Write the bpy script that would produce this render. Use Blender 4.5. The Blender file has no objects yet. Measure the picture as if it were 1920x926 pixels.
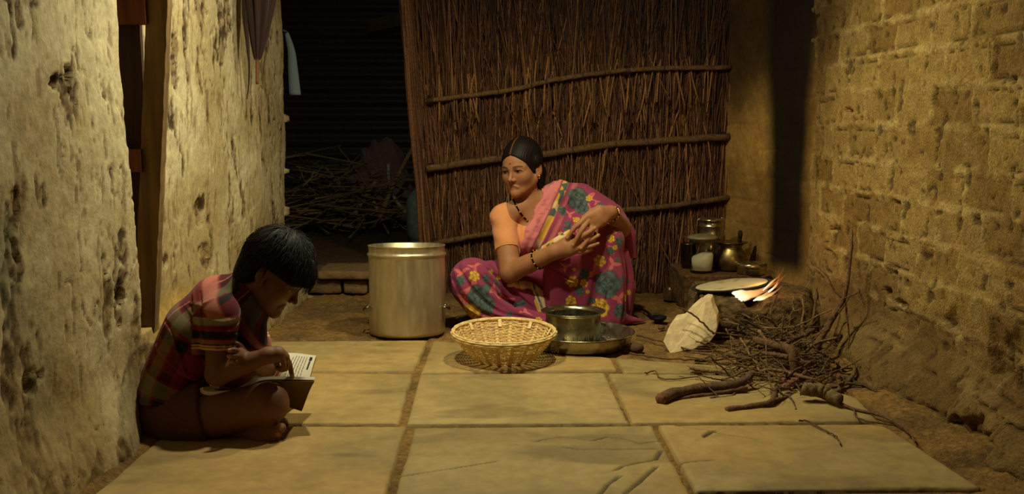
import bpy, math, random
import numpy as np
from mathutils import Vector, Matrix

# ------------------------------------------------------------------ camera, world, lamps, exposure
random.seed(7); rng = np.random.default_rng(7)
SC = bpy.context.scene
COL = SC.collection
CAM = np.array([0.0, 0.0, 0.92]); PITCH = math.radians(7.07); YAW = math.radians(1.34); FPX = 1920.0
cam_d = bpy.data.cameras.new('camera'); cam_d.sensor_width = 36; cam_d.lens = 36; cam_d.clip_start = 0.05
cam = bpy.data.objects.new('camera', cam_d); COL.objects.link(cam)
cam.location = CAM.tolist(); cam.rotation_euler = (math.pi/2 - PITCH, 0, -YAW); SC.camera = cam
SC.view_settings.view_transform = 'Standard'; SC.view_settings.look = 'None'
SC.view_settings.exposure = 0.0; SC.view_settings.gamma = 1.0; SC.view_settings.use_curve_mapping = False
W = bpy.data.worlds.new('night'); SC.world = W; W.use_nodes = True
W.node_tree.nodes['Background'].inputs[0].default_value = (1.0, 0.88, 0.58, 1)
W.node_tree.nodes['Background'].inputs[1].default_value = 0.010

def lamp(name, kind, loc, energy, color, size=0.1, aim=None, spread=None):
    l = bpy.data.lights.new(name, kind); l.energy = energy; l.color = color
    if kind == 'AREA':
        l.shape = 'DISK'; l.size = size
        if spread: l.spread = spread
    else: l.shadow_soft_size = size
    o = bpy.data.objects.new(name, l); COL.objects.link(o); o.location = loc
    if aim is not None:
        o.rotation_euler = (Vector(aim) - Vector(loc)).to_track_quat('-Z', 'Y').to_euler()
    return o
lamp('ceiling_bulb_light', 'AREA', (0.35, 3.75, 1.95), 21.0, (1.0, 0.93, 0.57), 0.10, (0.35, 3.75, 0))
lamp('doorway_bulb_light', 'AREA', (-0.38, 3.25, 1.95), 23.0, (1.0, 0.97, 0.72), 0.09, (-0.45, 3.45, 0))
lamp('yard_fill', 'POINT', (-0.1, 6.4, 2.6), 1.1, (1.0, 0.90, 0.66), 0.1)  # unseen fill lamp, added to lift the black yard

# ------------------------------------------------------------------ pixel geometry (1920x926 frame)
_f = np.array([math.sin(YAW)*math.cos(PITCH), math.cos(YAW)*math.cos(PITCH), -math.sin(PITCH)])
_r = np.array([math.cos(YAW), -math.sin(YAW), 0.0]); _u = np.cross(_r, _f)
def ray(px, py):
    d = _f*FPX + _r*(px-960) + _u*(463-py); return d/np.linalg.norm(d)
def P(px, py, Y):
    d = ray(px, py); return CAM + d*((Y-CAM[1])/d[1])
def F(px, py, z=0.0):
    d = ray(px, py); return CAM + d*((z-CAM[2])/d[2])
def PX(px, py, x):
    d = ray(px, py); return CAM + d*((x-CAM[0])/d[0])

# ------------------------------------------------------------------ colours, noise
def lin(c):
    c = np.asarray(c, float)/255.0
    return np.where(c <= 0.04045, c/12.92, ((c+0.055)/1.055)**2.4)
def _hash(i, j, k, s):
    n = (i*374761393 + j*668265263 + k*2147483647 + s*1274126177) & 0xffffffff
    n = ((n ^ (n >> 13))*1274126177) & 0xffffffff
    n = ((n ^ (n >> 15))*2246822519) & 0xffffffff
    return ((n ^ (n >> 16)) & 0xffffff)/float(0xffffff)
def vn(p, f=1.0, s=0):
    p = np.asarray(p, float)*f
    i = np.floor(p).astype(np.int64); t = p-i; t = t*t*(3-2*t)
    a = [i[..., 0], i[..., 1], i[..., 2]]; r = 0
    for dx in (0, 1):
        wx = t[..., 0] if dx else 1-t[..., 0]
        for dy in (0, 1):
            wy = t[..., 1] if dy else 1-t[..., 1]
            for dz in (0, 1):
                wz = t[..., 2] if dz else 1-t[..., 2]
                r = r + wx*wy*wz*_hash(a[0]+dx, a[1]+dy, a[2]+dz, s)
    return r
def fbm(p, f=1.0, o=4, s=0, g=0.5):
    r = 0; a = 1; t = 0
    for k in range(o):
        r = r + a*vn(p, f, s+k*17); t += a; a *= g; f *= 2.03
    return r/t
def ss(a, b, x):
    t = np.clip((x-a)/(b-a), 0, 1); return t*t*(3-2*t)
def mix(a, b, t):
    t = np.asarray(t)
    if np.ndim(t) >= 1: t = t[..., None]
    return np.asarray(a)*(1-t) + np.asarray(b)*t

# ------------------------------------------------------------------ meshes and objects
def mk(name, v, f, mat, parent=None, col=None, smooth=True):
    v = np.asarray(v, np.float32).reshape(-1, 3)
    me = bpy.data.meshes.new(name)
    if isinstance(f, np.ndarray) and f.ndim == 2:
        n, k = f.shape
        me.vertices.add(len(v)); me.vertices.foreach_set('co', v.ravel())
        me.loops.add(n*k); me.loops.foreach_set('vertex_index', f.astype(np.int32).ravel())
        me.polygons.add(n); me.polygons.foreach_set('loop_start', np.arange(0, n*k, k, dtype=np.int32))
        me.update(calc_edges=True)
    else:
        me.from_pydata(v.tolist(), [], [list(map(int, q)) for q in f])
    me.validate()
    if smooth: me.polygons.foreach_set('use_smooth', np.ones(len(me.polygons), bool))
    if col is not None:
        c = np.ones((len(v), 4), np.float32); c[:, :3] = col
        a = me.color_attributes.new('Col', 'FLOAT_COLOR', 'POINT'); a.data.foreach_set('color', c.ravel())
    if mat is not None: me.materials.append(mat)
    o = bpy.data.objects.new(name, me); COL.objects.link(o)
    if parent is not None: adopt(o, parent)
    return o
def adopt(o, parent):
    o.parent = parent
    o.matrix_parent_inverse = Matrix.LocRotScale(parent.location, parent.rotation_euler, parent.scale).inverted()
def tag(o, label=None, cat=None, group=None, kind=None):
    if label: o['label'] = label
    if cat: o['category'] = cat
    if group: o['group'] = group
    if kind: o['kind'] = kind
    return o
def thing(name, loc, label, cat, group=None, rot=(0, 0, 0)):
    o = bpy.data.objects.new(name, None); COL.objects.link(o); o.location = [float(q) for q in loc]
    o.rotation_euler = rot; o.empty_display_size = 0.05
    return tag(o, label, cat, group)

class MB:
    def __init__(s): s.v = []; s.f = []; s.c = []; s.n = 0
    def add(s, v, f, c=None):
        v = np.asarray(v, float).reshape(-1, 3)
        s.v.append(v); s.f += [tuple(int(i)+s.n for i in q) for q in f]
        s.c.append(np.tile(np.asarray((1, 1, 1) if c is None else c, float), (len(v), 1)) if c is None or np.ndim(c) == 1 else c)
        s.n += len(v); return s
    def build(s, name, mat, parent=None, smooth=True):
        return mk(name, np.vstack(s.v), s.f, mat, parent, np.vstack(s.c), smooth)
def tube(pts, rad, n=6, cap=True, flat=1.0):
    pts = np.asarray(pts, float); m = len(pts)
    rad = np.broadcast_to(np.asarray(rad, float), (m,)) if np.ndim(rad) == 0 else np.interp(np.linspace(0, 1, m), np.linspace(0, 1, len(rad)), rad)
    tg = np.gradient(pts, axis=0); tg /= np.linalg.norm(tg, axis=1)[:, None]+1e-12
    a = np.array([0, 0, 1.0]) if abs(tg[0, 2]) < 0.9 else np.array([1.0, 0, 0])
    v = []; th = np.arange(n)*2*math.pi/n
    nrm = np.cross(tg[0], a); nrm /= np.linalg.norm(nrm)
    for i in range(m):
        nrm = nrm - tg[i]*nrm.dot(tg[i]); nrm /= np.linalg.norm(nrm)+1e-12
        b = np.cross(tg[i], nrm)
        v.append(pts[i] + rad[i]*(np.cos(th)[:, None]*nrm*flat + np.sin(th)[:, None]*b))
    v = np.vstack(v); f = []
    for i in range(m-1):
        for j in range(n):
            k = (j+1) % n; f.append((i*n+j, i*n+k, (i+1)*n+k, (i+1)*n+j))
    if cap: f.append(tuple(range(n-1, -1, -1))); f.append(tuple((m-1)*n+j for j in range(n)))
    return v, f
def ring(c, R, r, n=64, k=8, ax=(0, 0, 1)):
    ax = Vector(ax).normalized(); q = Vector((0, 0, 1)).rotation_difference(ax).to_matrix()
    q = np.array(q); v = []
    for i in range(n):
        t = i*2*math.pi/n
        for j in range(k):
            s = j*2*math.pi/k
            v.append(np.asarray(c)+q@np.array([(R+r*math.cos(s))*math.cos(t), (R+r*math.cos(s))*math.sin(t), r*math.sin(s)]))
    f = [(i*k+j, ((i+1) % n)*k+j, ((i+1) % n)*k+(j+1) % k, i*k+(j+1) % k) for i in range(n) for j in range(k)]
    return v, f
def lathe(prof, n=64, c=(0, 0, 0), wob=None):
    prof = np.asarray(prof, float); m = len(prof); th = np.arange(n)*2*math.pi/n
    v = np.stack([np.outer(prof[:, 0], np.cos(th)), np.outer(prof[:, 0], np.sin(th)), np.outer(prof[:, 1], np.ones(n))], -1)
    if wob is not None: v = wob(v)
    v = v.reshape(-1, 3)+np.asarray(c)
    f = [(i*n+j, i*n+(j+1) % n, (i+1)*n+(j+1) % n, (i+1)*n+j) for i in range(m-1) for j in range(n)]
    return v, f
def grid(nu, nv):
    i = np.arange(nu*nv).reshape(nu, nv)
    return np.stack([i[:-1, :-1].ravel(), i[1:, :-1].ravel(), i[1:, 1:].ravel(), i[:-1, 1:].ravel()], 1)
def bez(pts, n=24):
    pts = np.asarray(pts, float); m = len(pts)
    if m == 2: return pts[0]+(pts[1]-pts[0])*np.linspace(0, 1, n)[:, None]
    e = np.vstack([2*pts[0]-pts[1], pts, 2*pts[-1]-pts[-2]]); out = []
    for t in np.linspace(0, m-1, n):
        i = min(int(t), m-2); u = t-i; a, b, c, d = e[i:i+4]
        out.append(0.5*((2*b)+(-a+c)*u+(2*a-5*b+4*c-d)*u*u+(-a+3*b-3*c+d)*u**3))
    return np.array(out)
def box(lo, hi, mb, c=None, jit=0.0):
    lo = np.asarray(lo, float); hi = np.asarray(hi, float)
    v = np.array([[(lo, hi)[i][0], (lo, hi)[j][1], (lo, hi)[k][2]] for i in (0, 1) for j in (0, 1) for k in (0, 1)])
    v = v+rng.uniform(-jit, jit, v.shape)
    mb.add(v, [(0, 1, 3, 2), (4, 6, 7, 5), (0, 4, 5, 1), (2, 3, 7, 6), (0, 2, 6, 4), (1, 5, 7, 3)], c)

# ------------------------------------------------------------------ materials
def nodes(name):
    m = bpy.data.materials.new(name); m.use_nodes = True
    nt = m.node_tree; return m, nt, nt.nodes['Principled BSDF']
def vmat(name, rough=0.8, var=0.25, vscale=60, bump=0.3, bscale=150, bdist=0.002, metal=0.0, spec=0.4, stretch=None, detail=4, rvar=0.0, sheen=0.0):
    """vertex colour times procedural noise, with a noise bump"""
    m, nt, b = nodes(name); N = nt.nodes; L = nt.links
    at = N.new('ShaderNodeAttribute'); at.attribute_name = 'Col'
    tc = N.new('ShaderNodeTexCoord'); mp = N.new('ShaderNodeMapping'); L.new(tc.outputs['Object'], mp.inputs[0])
    if stretch: mp.inputs['Scale'].default_value = stretch
    n1 = N.new('ShaderNodeTexNoise'); n1.inputs['Scale'].default_value = vscale; n1.inputs['Detail'].default_value = detail; L.new(mp.outputs[0], n1.inputs[0])
    mr = N.new('ShaderNodeMapRange'); mr.inputs[1].default_value = 0.3; mr.inputs[2].default_value = 0.7
    mr.inputs[3].default_value = 1-var; mr.inputs[4].default_value = 1+var; L.new(n1.outputs[0], mr.inputs[0])
    mu = N.new('ShaderNodeVectorMath'); mu.operation = 'SCALE'; L.new(at.outputs['Color'], mu.inputs[0]); L.new(mr.outputs[0], mu.inputs['Scale'])
    L.new(mu.outputs[0], b.inputs['Base Color'])
    b.inputs['Roughness'].default_value = rough; b.inputs['Metallic'].default_value = metal; b.inputs['Specular IOR Level'].default_value = spec
    if rvar:
        m2 = N.new('ShaderNodeMapRange'); m2.inputs[1].default_value = 0.3; m2.inputs[2].default_value = 0.7
        m2.inputs[3].default_value = rough-rvar; m2.inputs[4].default_value = rough+rvar; L.new(n1.outputs[0], m2.inputs[0]); L.new(m2.outputs[0], b.inputs['Roughness'])
    if sheen: b.inputs['Sheen Weight'].default_value = sheen
    if bump:
        n2 = N.new('ShaderNodeTexNoise'); n2.inputs['Scale'].default_value = bscale; n2.inputs['Detail'].default_value = 5; L.new(mp.outputs[0], n2.inputs[0])
        bp = N.new('ShaderNodeBump'); bp.inputs['Strength'].default_value = bump; bp.inputs['Distance'].default_value = bdist
        L.new(n2.outputs[0], bp.inputs['Height']); L.new(bp.outputs[0], b.inputs['Normal'])
    return m
M_mud = vmat('mud_plaster', 0.95, 0.16, 55, 0.5, 90, 0.004, spec=0.15)
M_brick = vmat('mud_brick', 0.95, 0.34, 120, 0.9, 150, 0.006, spec=0.15, detail=7)
M_dirt = vmat('earth', 1.0, 0.35, 60, 0.9, 110, 0.008, spec=0.1)
M_cob = vmat('cracked_cob', 1.0, 0.4, 45, 1.0, 55, 0.014, spec=0.1)
M_slab = vmat('shahabad_stone', 0.72, 0.12, 14, 0.35, 60, 0.003, spec=0.3, detail=8)
M_wood = vmat('weathered_wood', 0.85, 0.4, 30, 0.6, 60, 0.004, spec=0.2, stretch=(1, 1, 0.08))
M_reed = vmat('dry_reed', 0.8, 0.35, 120, 0.3, 200, 0.001, spec=0.25)
M_bark = vmat('bark', 0.9, 0.45, 90, 0.8, 160, 0.003, spec=0.2)
M_cane = vmat('cane', 0.55, 0.2, 90, 0.3, 250, 0.001, spec=0.4)
M_alu = vmat('dull_aluminium', 0.42, 0.10, 40, 0.12, 60, 0.001, metal=0.85, spec=0.5, stretch=(1, 1, 0.25), rvar=0.08)
M_steel = vmat('worn_steel', 0.28, 0.15, 40, 0.10, 90, 0.001, metal=0.95, rvar=0.1)
M_brass = vmat('tarnished_brass', 0.40, 0.2, 30, 0.1, 60, 0.001, metal=0.95, rvar=0.1)
M_iron = vmat('black_iron', 0.6, 0.3, 60, 0.3, 120, 0.001, metal=0.5)
M_skin = vmat('skin', 0.58, 0.06, 60, 0.12, 300, 0.0008, spec=0.28)
M_cloth = vmat('cotton', 0.85, 0.10, 400, 0.25, 500, 0.0008, spec=0.15, sheen=0.1)
M_hair = vmat('black_hair', 0.55, 0.3, 200, 0.3, 300, 0.001, spec=0.16)
M_paper = vmat('paper', 0.75, 0.04, 40, 0.0, spec=0.2)
M_stone = vmat('rough_stone', 0.9, 0.2, 25, 0.7, 60, 0.006, spec=0.2)
M_gold = vmat('gold', 0.25, 0.05, 60, 0.0, metal=1.0)
M_plastic = vmat('painted_metal', 0.5, 0.25, 30, 0.1, 80, 0.001)

# ------------------------------------------------------------------ implicit volumes -> one continuous surface
def arr(q): return np.asarray(q, float)
class Vol:
    def __init__(s, lo, hi, h):
        s.lo = arr(lo); s.h = h; s.n = np.ceil((arr(hi)-s.lo)/h).astype(int)+1
        s.d = np.full(tuple(s.n), 0.5, np.float32)
        s.ax = [(s.lo[i]+np.arange(s.n[i])*h).astype(np.float32) for i in range(3)]
    def win(s, lo, hi):
        a = np.clip(np.floor((arr(lo)-s.lo)/s.h).astype(int), 0, s.n); b = np.clip(np.ceil((arr(hi)-s.lo)/s.h).astype(int)+1, 0, s.n)
        sl = tuple(slice(a[i], b[i]) for i in range(3))
        return sl, s.ax[0][sl[0]][:, None, None], s.ax[1][sl[1]][None, :, None], s.ax[2][sl[2]][None, None, :]
    def put(s, sl, q, k, op):
        if q.size == 0: return
        d = s.d[sl]
        if op == 'u':
            if k > 0:
                h = np.clip(0.5+0.5*(d-q)/k, 0, 1); s.d[sl] = d+(q-d)*h-k*h*(1-h)
            else: s.d[sl] = np.minimum(d, q)
        elif op == 's':
            if k > 0:
                h = np.clip(0.5-0.5*(d+q)/k, 0, 1); s.d[sl] = d+(-q-d)*h+k*h*(1-h)
            else: s.d[sl] = np.maximum(d, -q)
    def chain(s, pts, rad, k=0.01, op='u', off=0.0):
        pts = [arr(p) for p in pts]
        rad = [r+off for r in (rad if np.ndim(rad) else [rad]*len(pts))]
        pad = k+3*s.h
        lo = np.min([p-r for p, r in zip(pts, rad)], 0)-pad; hi = np.max([p+r for p, r in zip(pts, rad)], 0)+pad
        sl, X, Y, Z = s.win(lo, hi); q = None
        for a, b, ra, rb in zip(pts[:-1], pts[1:], rad[:-1], rad[1:]):
            ba = b-a; t = np.clip(((X-a[0])*ba[0]+(Y-a[1])*ba[1]+(Z-a[2])*ba[2])/(ba@ba+1e-12), 0, 1)
            e = np.sqrt((X-a[0]-t*ba[0])**2+(Y-a[1]-t*ba[1])**2+(Z-a[2]-t*ba[2])**2)-(ra+(rb-ra)*t)
            q = e if q is None else np.minimum(q, e)
        s.put(sl, q, k, op)
    def ball(s, c, r, k=0.01, op='u', off=0.0, R=None):
        """ellipsoid; R = 3x3 whose rows are its axes"""
        c = arr(c); r = (arr(r) if np.ndim(r) else arr([r, r, r]))+off; m = r.max()+k+3*s.h
        sl, X, Y, Z = s.win(c-m, c+m); X = X-c[0]; Y = Y-c[1]; Z = Z-c[2]
        if R is None: a, b, e = X/r[0], Y/r[1], Z/r[2]
        else: a, b, e = [(R[i][0]*X+R[i][1]*Y+R[i][2]*Z)/r[i] for i in range(3)]
        k0 = np.sqrt(a*a+b*b+e*e)+1e-9; k1 = np.sqrt((a/r[0])**2+(b/r[1])**2+(e/r[2])**2)+1e-9
        s.put(sl, k0*(k0-1)/k1, k, op)
    def field(s, fn, op='s', k=0.0):
        sl, X, Y, Z = s.win(s.lo-1, s.lo+s.n*s.h+1); s.put(sl, (fn(X, Y, Z)+np.zeros_like(s.d)).astype(np.float32), k, op)
    def val(s, p):
        q = (arr(p)-s.lo)/s.h; i = np.clip(np.floor(q).astype(int), 0, s.n-2); t = np.clip(q-i, 0, 1)
        r = 0
        for a in (0, 1):
            for b in (0, 1):
                for c in (0, 1):
                    w = (t[..., 0] if a else 1-t[..., 0])*(t[..., 1] if b else 1-t[..., 1])*(t[..., 2] if c else 1-t[..., 2])
                    r = r+w*s.d[i[..., 0]+a, i[..., 1]+b, i[..., 2]+c]
        return r
    def hit(s, px, py):
        d = ray(px, py); t0 = (s.lo[1]-CAM[1])/d[1]; t1 = (s.lo[1]+s.n[1]*s.h-CAM[1])/d[1]
        t = np.arange(t0, t1, s.h*0.5); p = CAM+d*t[:, None]; v = s.val(p); w = np.where(v < 0)[0]
        return None if len(w) == 0 else p[w[0]]
    def normal(s, p):
        e = s.h*1.5; g = np.array([s.val(arr(p)+e*np.eye(3)[i])-s.val(arr(p)-e*np.eye(3)[i]) for i in range(3)]); return g/(np.linalg.norm(g)+1e-9)
    def mesh(s):
        d = s.d; S = d < 0; c = np.zeros(tuple(s.n-1), np.uint8)
        cs = [(a, b, e) for a in (0, 1) for b in (0, 1) for e in (0, 1)]
        sh = lambda A, q: A[q[0]:A.shape[0]-1+q[0], q[1]:A.shape[1]-1+q[1], q[2]:A.shape[2]-1+q[2]]
        for q in cs: c += sh(S, q)
        act = np.argwhere((c > 0) & (c < 8)); idx = np.full(c.shape, -1, np.int32); idx[tuple(act.T)] = np.arange(len(act))
        vals = np.stack([d[act[:, 0]+q[0], act[:, 1]+q[1], act[:, 2]+q[2]] for q in cs], 1)
        acc = np.zeros((len(act), 3)); cnt = np.zeros(len(act))
        for i in range(8):
            for j in range(i+1, 8):
                qa, qb = arr(cs[i]), arr(cs[j])
                if np.abs(qa-qb).sum() != 1: continue
                va, vb = vals[:, i], vals[:, j]; m = (va < 0) != (vb < 0)
                t = np.where(m, va/np.where(m, va-vb, 1), 0)
                acc += np.where(m[:, None], qa+(qb-qa)*t[:, None], 0); cnt += m
        v = s.lo+(act+acc/np.maximum(cnt, 1)[:, None])*s.h; F_ = []
        for axn in range(3):
            o1, o2 = [(1, 2), (2, 0), (0, 1)][axn]
            A = np.moveaxis(S, (axn, o1, o2), (0, 1, 2)); I = np.moveaxis(idx, (axn, o1, o2), (0, 1, 2))
            a = A[:-1, 1:-1, 1:-1]; b = A[1:, 1:-1, 1:-1]; e = np.argwhere(a != b)
            if len(e) == 0: continue
            i, j, k = e.T; flip = a[i, j, k]
            q = np.stack([I[i, j, k], I[i, j+1, k], I[i, j+1, k+1], I[i, j, k+1]], 1)
            q[~flip] = q[~flip][:, ::-1]; F_.append(q)
        return v, np.vstack(F_)
def frame(fwd, up):
    f = arr(fwd)/np.linalg.norm(fwd); u = arr(up)-f*np.dot(up, f); u /= np.linalg.norm(u); l = np.cross(u, f)
    return np.array([l, f, u])          # rows: left of the person, forward, up
# ================================================================== SETTING
PLAST = lin((196, 180, 138)); PLAST2 = lin((172, 152, 108)); MUD = lin((112, 86, 52)); DARKMUD = lin((58, 42, 25)); OCHRE = lin((176, 138, 64))
DIRT = lin((104, 80, 48))

# ---- left wall: thick lime-washed mud wall with an opening
def wall_left():
    y = np.concatenate([np.arange(1.4, 3.6, 0.0075), np.arange(3.6, 5.42, 0.009)]); z = np.arange(-0.03, 2.05, 0.0075)
    Y, Z = np.meshgrid(y, z, indexing='ij'); p = np.stack([Y*0, Y, Z], -1)
    x = np.full(Y.shape, -1.035)
    x += 0.045*(fbm(p, 1.7, 3, 3)-0.5)+0.014*(fbm(p, 6, 3, 9)-0.5)+0.006*(fbm(p, 30, 4, 5)-0.5)
    front = Y < 3.03
    # foot of the wall flares out, more so under the boy and by the corner
    x += (0.06-0.03*np.exp(-((Y-3.0)/.2)**4))*ss(0.26, 0.0, Z)*(0.5+fbm(p, 4, 2, 31)) + 0.05*ss(0.16, 0, Z)*ss(4.2, 4.6, Y)
    # earth mound at the sill
    x += 0.14*np.exp(-((Y-3.36)/0.28)**2)*ss(0.36, 0.05, Z+0.06*(fbm(p, 8, 2, 77)-0.5))*(Y > 2.95)
    # peeled patches
    n = fbm(p*[1, 1.5, 0.62], 8.5, 4, 21); pe = ss(0.635, 0.67, n+0.02*ss(0.5, 0.1, Z))
    n2 = fbm(p*[1, 1.6, 0.5], 26, 3, 41); pe2 = ss(0.67, 0.71, n2)
    x -= 0.0035*pe+0.002*pe2
    rough = pe*(fbm(p, 40, 3, 51)-0.5); x += 0.016*rough
    cr = np.abs(fbm(p*[1, 1.5, 0.55], 6, 3, 61)-0.5); cr = ss(0.010, 0.002, cr)*ss(0.45, 0.6, fbm(p, 2.2, 2, 88)); x -= 0.009*cr
    for px, py, ry, rz, dp in [(135, 175, .045, .06, .03), (110, 150, .04, .035, .03), (225, 560, .035, .075, .035), (222, 475, .03, .03, .03), (385, 390, .06, .05, .02), (395, 480, .09, .05, .025), (317, 490, .03, .02, .04), (40, 430, .04, .1, .015), (70, 715, .05, .03, .02), (333, 110, .04, .10, .03)]:
        q = PX(px, py, -1.03); e = ((Y-q[1])/ry)**2+((Z-q[2])/rz)**2+3.2*(fbm(p, 24, 4, 71)-0.5); m = ss(1.0, 0.8, e)
        x -= 0.4*m*dp*(0.1+1.8*ss(.35, .65, fbm(p*[1, 1.4, .7], 34, 3, 73))); pe = np.maximum(pe, m)
    # opening
    yo0 = 2.965+0.02*(fbm(p*[0, 0.2, 1], 7, 3, 15)-0.5)-0.03*ss(0.9, 1.3, Z)*0+0.05*ss(0.9, .3, Z)
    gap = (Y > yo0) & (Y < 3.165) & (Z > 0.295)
    rag = (Y > 5.33-0.05*fbm(p*[0, 0, 1], 9, 3, 19))
    x = np.where(gap, -1.60, x); x = np.where(rag, x-0.5*(Y-5.30)*6, x)
    c = mix(PLAST, PLAST2, ss(0.35, 0.65, fbm(p, 3.3, 4, 101))); c = c*(0.86+0.28*fbm(p, 30, 3, 111))[..., None]
    c = mix(c, MUD, 0.6*pe*(0.5+fbm(p, 20, 2, 5))); c = mix(c, DARKMUD, np.clip(pe*ss(0.55, 0.4, fbm(p, 40, 3, 51))*0.9, 0, 1)); c = mix(c, MUD, 0.55*pe2)
    c = mix(c, DARKMUD, 0.8*cr)
    lowd = ss(0.55, 0.05, Z+0.5*(fbm(p, 4, 3, 131)-0.5)); c = mix(c, lin((138, 112, 64)), 0.6*lowd)
    grey = ss(0.55, 0.62, fbm(p*[1, 1, 0.6], 2.6, 4, 141))*ss(2.6, 2.1, Y); c = mix(c, lin((96, 92, 66)), 0.7*grey)
    c = mix(c, OCHRE, np.exp(-((Y-3.36)/0.3)**2)*ss(0.40, 0.3, Z)*(Y > 3.0)*0.9)
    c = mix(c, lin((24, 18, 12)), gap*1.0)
    v = np.stack([x, Y, Z], -1).reshape(-1, 3)
    o = mk('wall_left', v, grid(len(y), len(z)), M_mud, None, c.reshape(-1, 3)); tag(o, kind='structure')
wall_left()

# ---- wooden door frame standing in the opening
def plank(a, b, w, d, wdir, ddir, n=14, col=(96, 70, 38), seed=0):
    a = arr(a); b = arr(b); t = np.linspace(0, 1, n)[:, None]; c = a+(b-a)*t
    wd = arr(wdir)*w/2; dd = arr(ddir)*d/2; v = []
    for i in range(n):
        j = rng.normal(0, 0.0008, (4, 3)); v += [c[i]-wd-dd, c[i]+wd-dd, c[i]+wd+dd, c[i]-wd+dd]; v[-4:] = [v[-4+q]+j[q] for q in range(4)]
    f = [(i*4+j, i*4+(j+1) % 4, (i+1)*4+(j+1) % 4, (i+1)*4+j) for i in range(n-1) for j in range(4)]+[(3, 2, 1, 0), tuple(n*4-4+q for q in range(4))]
    v = np.array(v); cc = lin(col)*(0.7+0.6*fbm(v*[1, 1, 0.3], 30, 3, seed+7))[:, None]
    return v, f, cc
door = thing('door_1', (-1.08, 3.2, 0.29), None, None); tag(door, kind='structure')
m = MB(); m.add(*plank(P(275, 620, 3.12), P(301, -60, 3.12), 0.062, 0.045, (1, 0, 0), (0, 1, 0), 40, (116, 90, 52), 3)); m.build('door_post', M_wood, door, smooth=False)
for (px0, py0, px1, py1, dep) in [(205, -30, 276, 44, 3.10), (222, 280, 268, 322, 3.10), (236, 570, 262, 600, 3.1)]:
    a = P(px0, (py0+py1)/2, dep); b = P(px1, (py0+py1)/2, dep); h = (py1-py0)/1920*dep
    m = MB(); m.add(*plank(a, b, 0.04, h, (0, 1, 0), (0, 0, 1), 8, (104, 58, 32), 9)); m.build('door_rail', M_wood, door, smooth=False)
m = MB()
for k in range(5):
    x0 = -1.575+0.12*k; m.add(*plank((x0, 3.145, 0.29), (x0, 3.145, 2.0), 0.117, 0.02, (1, 0, 0), (0, 1, 0), 30, (58, 40, 24), k))
m.build('door_board', M_wood, door, smooth=False)

# ---- right wall: mud bricks
def wall_right():
    y = np.arange(1.9, 4.72, 0.0085); z = np.arange(-0.03, 1.95, 0.0085)
    Y, Z = np.meshgrid(y, z, indexing='ij'); p = np.stack([Y*0+3, Y, Z], -1)
    wz = Z+0.035*(fbm(p*[1, .5, 1], 3.0, 2, 7)-0.5)+0.012*(fbm(p, 14, 2, 8)-0.5); H = 0.128
    row = np.floor(wz/H); fz = np.abs(wz/H-row-0.5)*2
    wy = Y+0.04*(fbm(p, 5, 2, 17)-0.5)+(row % 2)*0.15+0.05*_hash(row.astype(np.int64), row.astype(np.int64)*0, row.astype(np.int64)*0, 3); Lb = 0.30
    cb = np.floor(wy/Lb); fy = np.abs(wy/Lb-cb-0.5)*2
    dz = (1-fz)*H/2; dy = (1-fy)*Lb/2; dm = np.minimum(dz, dy*1.1)+0.012*(fbm(p, 30, 3, 23)-0.5)
    hb = _hash(row.astype(np.int64), cb.astype(np.int64), row.astype(np.int64)*0, 5)
    joint = ss(0.020, 0.009, dm); wear = ss(0.35, 0.65, fbm(p, 2.1, 3, 201)); joint *= 0.35+0.65*wear
    x = np.full(Y.shape, 1.475)-0.02*(fbm(p, 1.5, 3, 2)-0.5)
    x += (hb-0.5)*0.009*(0.4+wear)                                       # each block sits a little in or out
    crack = ss(0.0045, 0.001, np.abs(dm-0.017))*ss(0.48, 0.62, fbm(p, 5, 3, 205))
    x += 0.014*crack
    x -= 0.006*joint*(fbm(p, 28, 3, 91)*2-0.5)                           # lumpy mortar
    x += 0.013*(fbm(p, 16, 4, 95)-0.5)*(0.30+1.2*ss(0.6, 0.1, Z))+0.009*(fbm(p, 48, 3, 97)-0.5)
    hole = ss(0.68, 0.72, fbm(p, 26, 3, 99)); x += 0.007*hole
    x -= 0.16*ss(0.20, 0.0, Z)*(0.35+0.8*fbm(p, 5, 3, 33)); x += 0.05*ss(0.62, 0.7, fbm(p, 7, 3, 35))*ss(0.45, .1, Z)
    for px, py, ry, rz in [(1845, 806, .05, .045), (1590, 208, .05, .012), (1690, 570, .07, .012), (1660, 545, .05, .012), (1560, 430, .06, .01), (1330, 560, .04, .03)]:
        q = PX(px, py, 1.47); e = ((Y-q[1])/ry)**2+((Z-q[2])/rz)**2+1.2*(fbm(p, 25, 3, 37)-0.5); x += 0.035*ss(1, 0.7, e)
    C0 = lin((160, 130, 74)); C1 = lin((132, 102, 54)); C2 = lin((182, 154, 96))
    c = mix(C0, C1, ss(0.35, 0.75, hb*0.55+0.45*fbm(p, 6, 3, 43))); c = mix(c, C2, 0.8*joint*ss(0.3, 0.6, fbm(p, 12, 2, 45)))
    c = c*(0.72+0.56*fbm(p, 34, 3, 47))[..., None]
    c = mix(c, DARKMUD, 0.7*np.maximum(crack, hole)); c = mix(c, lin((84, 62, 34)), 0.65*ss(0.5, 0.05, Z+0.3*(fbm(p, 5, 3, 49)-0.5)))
    soot = ss(0.85, 1.4, Z+0.35*(fbm(p, 3, 3, 57)-0.5)+.35*(Y-4.4))*ss(3.5, 4.5, Y); c = mix(c, lin((42, 28, 16)), 0.7*soot)
    v = np.stack([x, Y, Z], -1).reshape(-1, 3)
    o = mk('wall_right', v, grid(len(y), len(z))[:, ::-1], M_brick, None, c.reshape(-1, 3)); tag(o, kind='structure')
wall_right()

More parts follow.
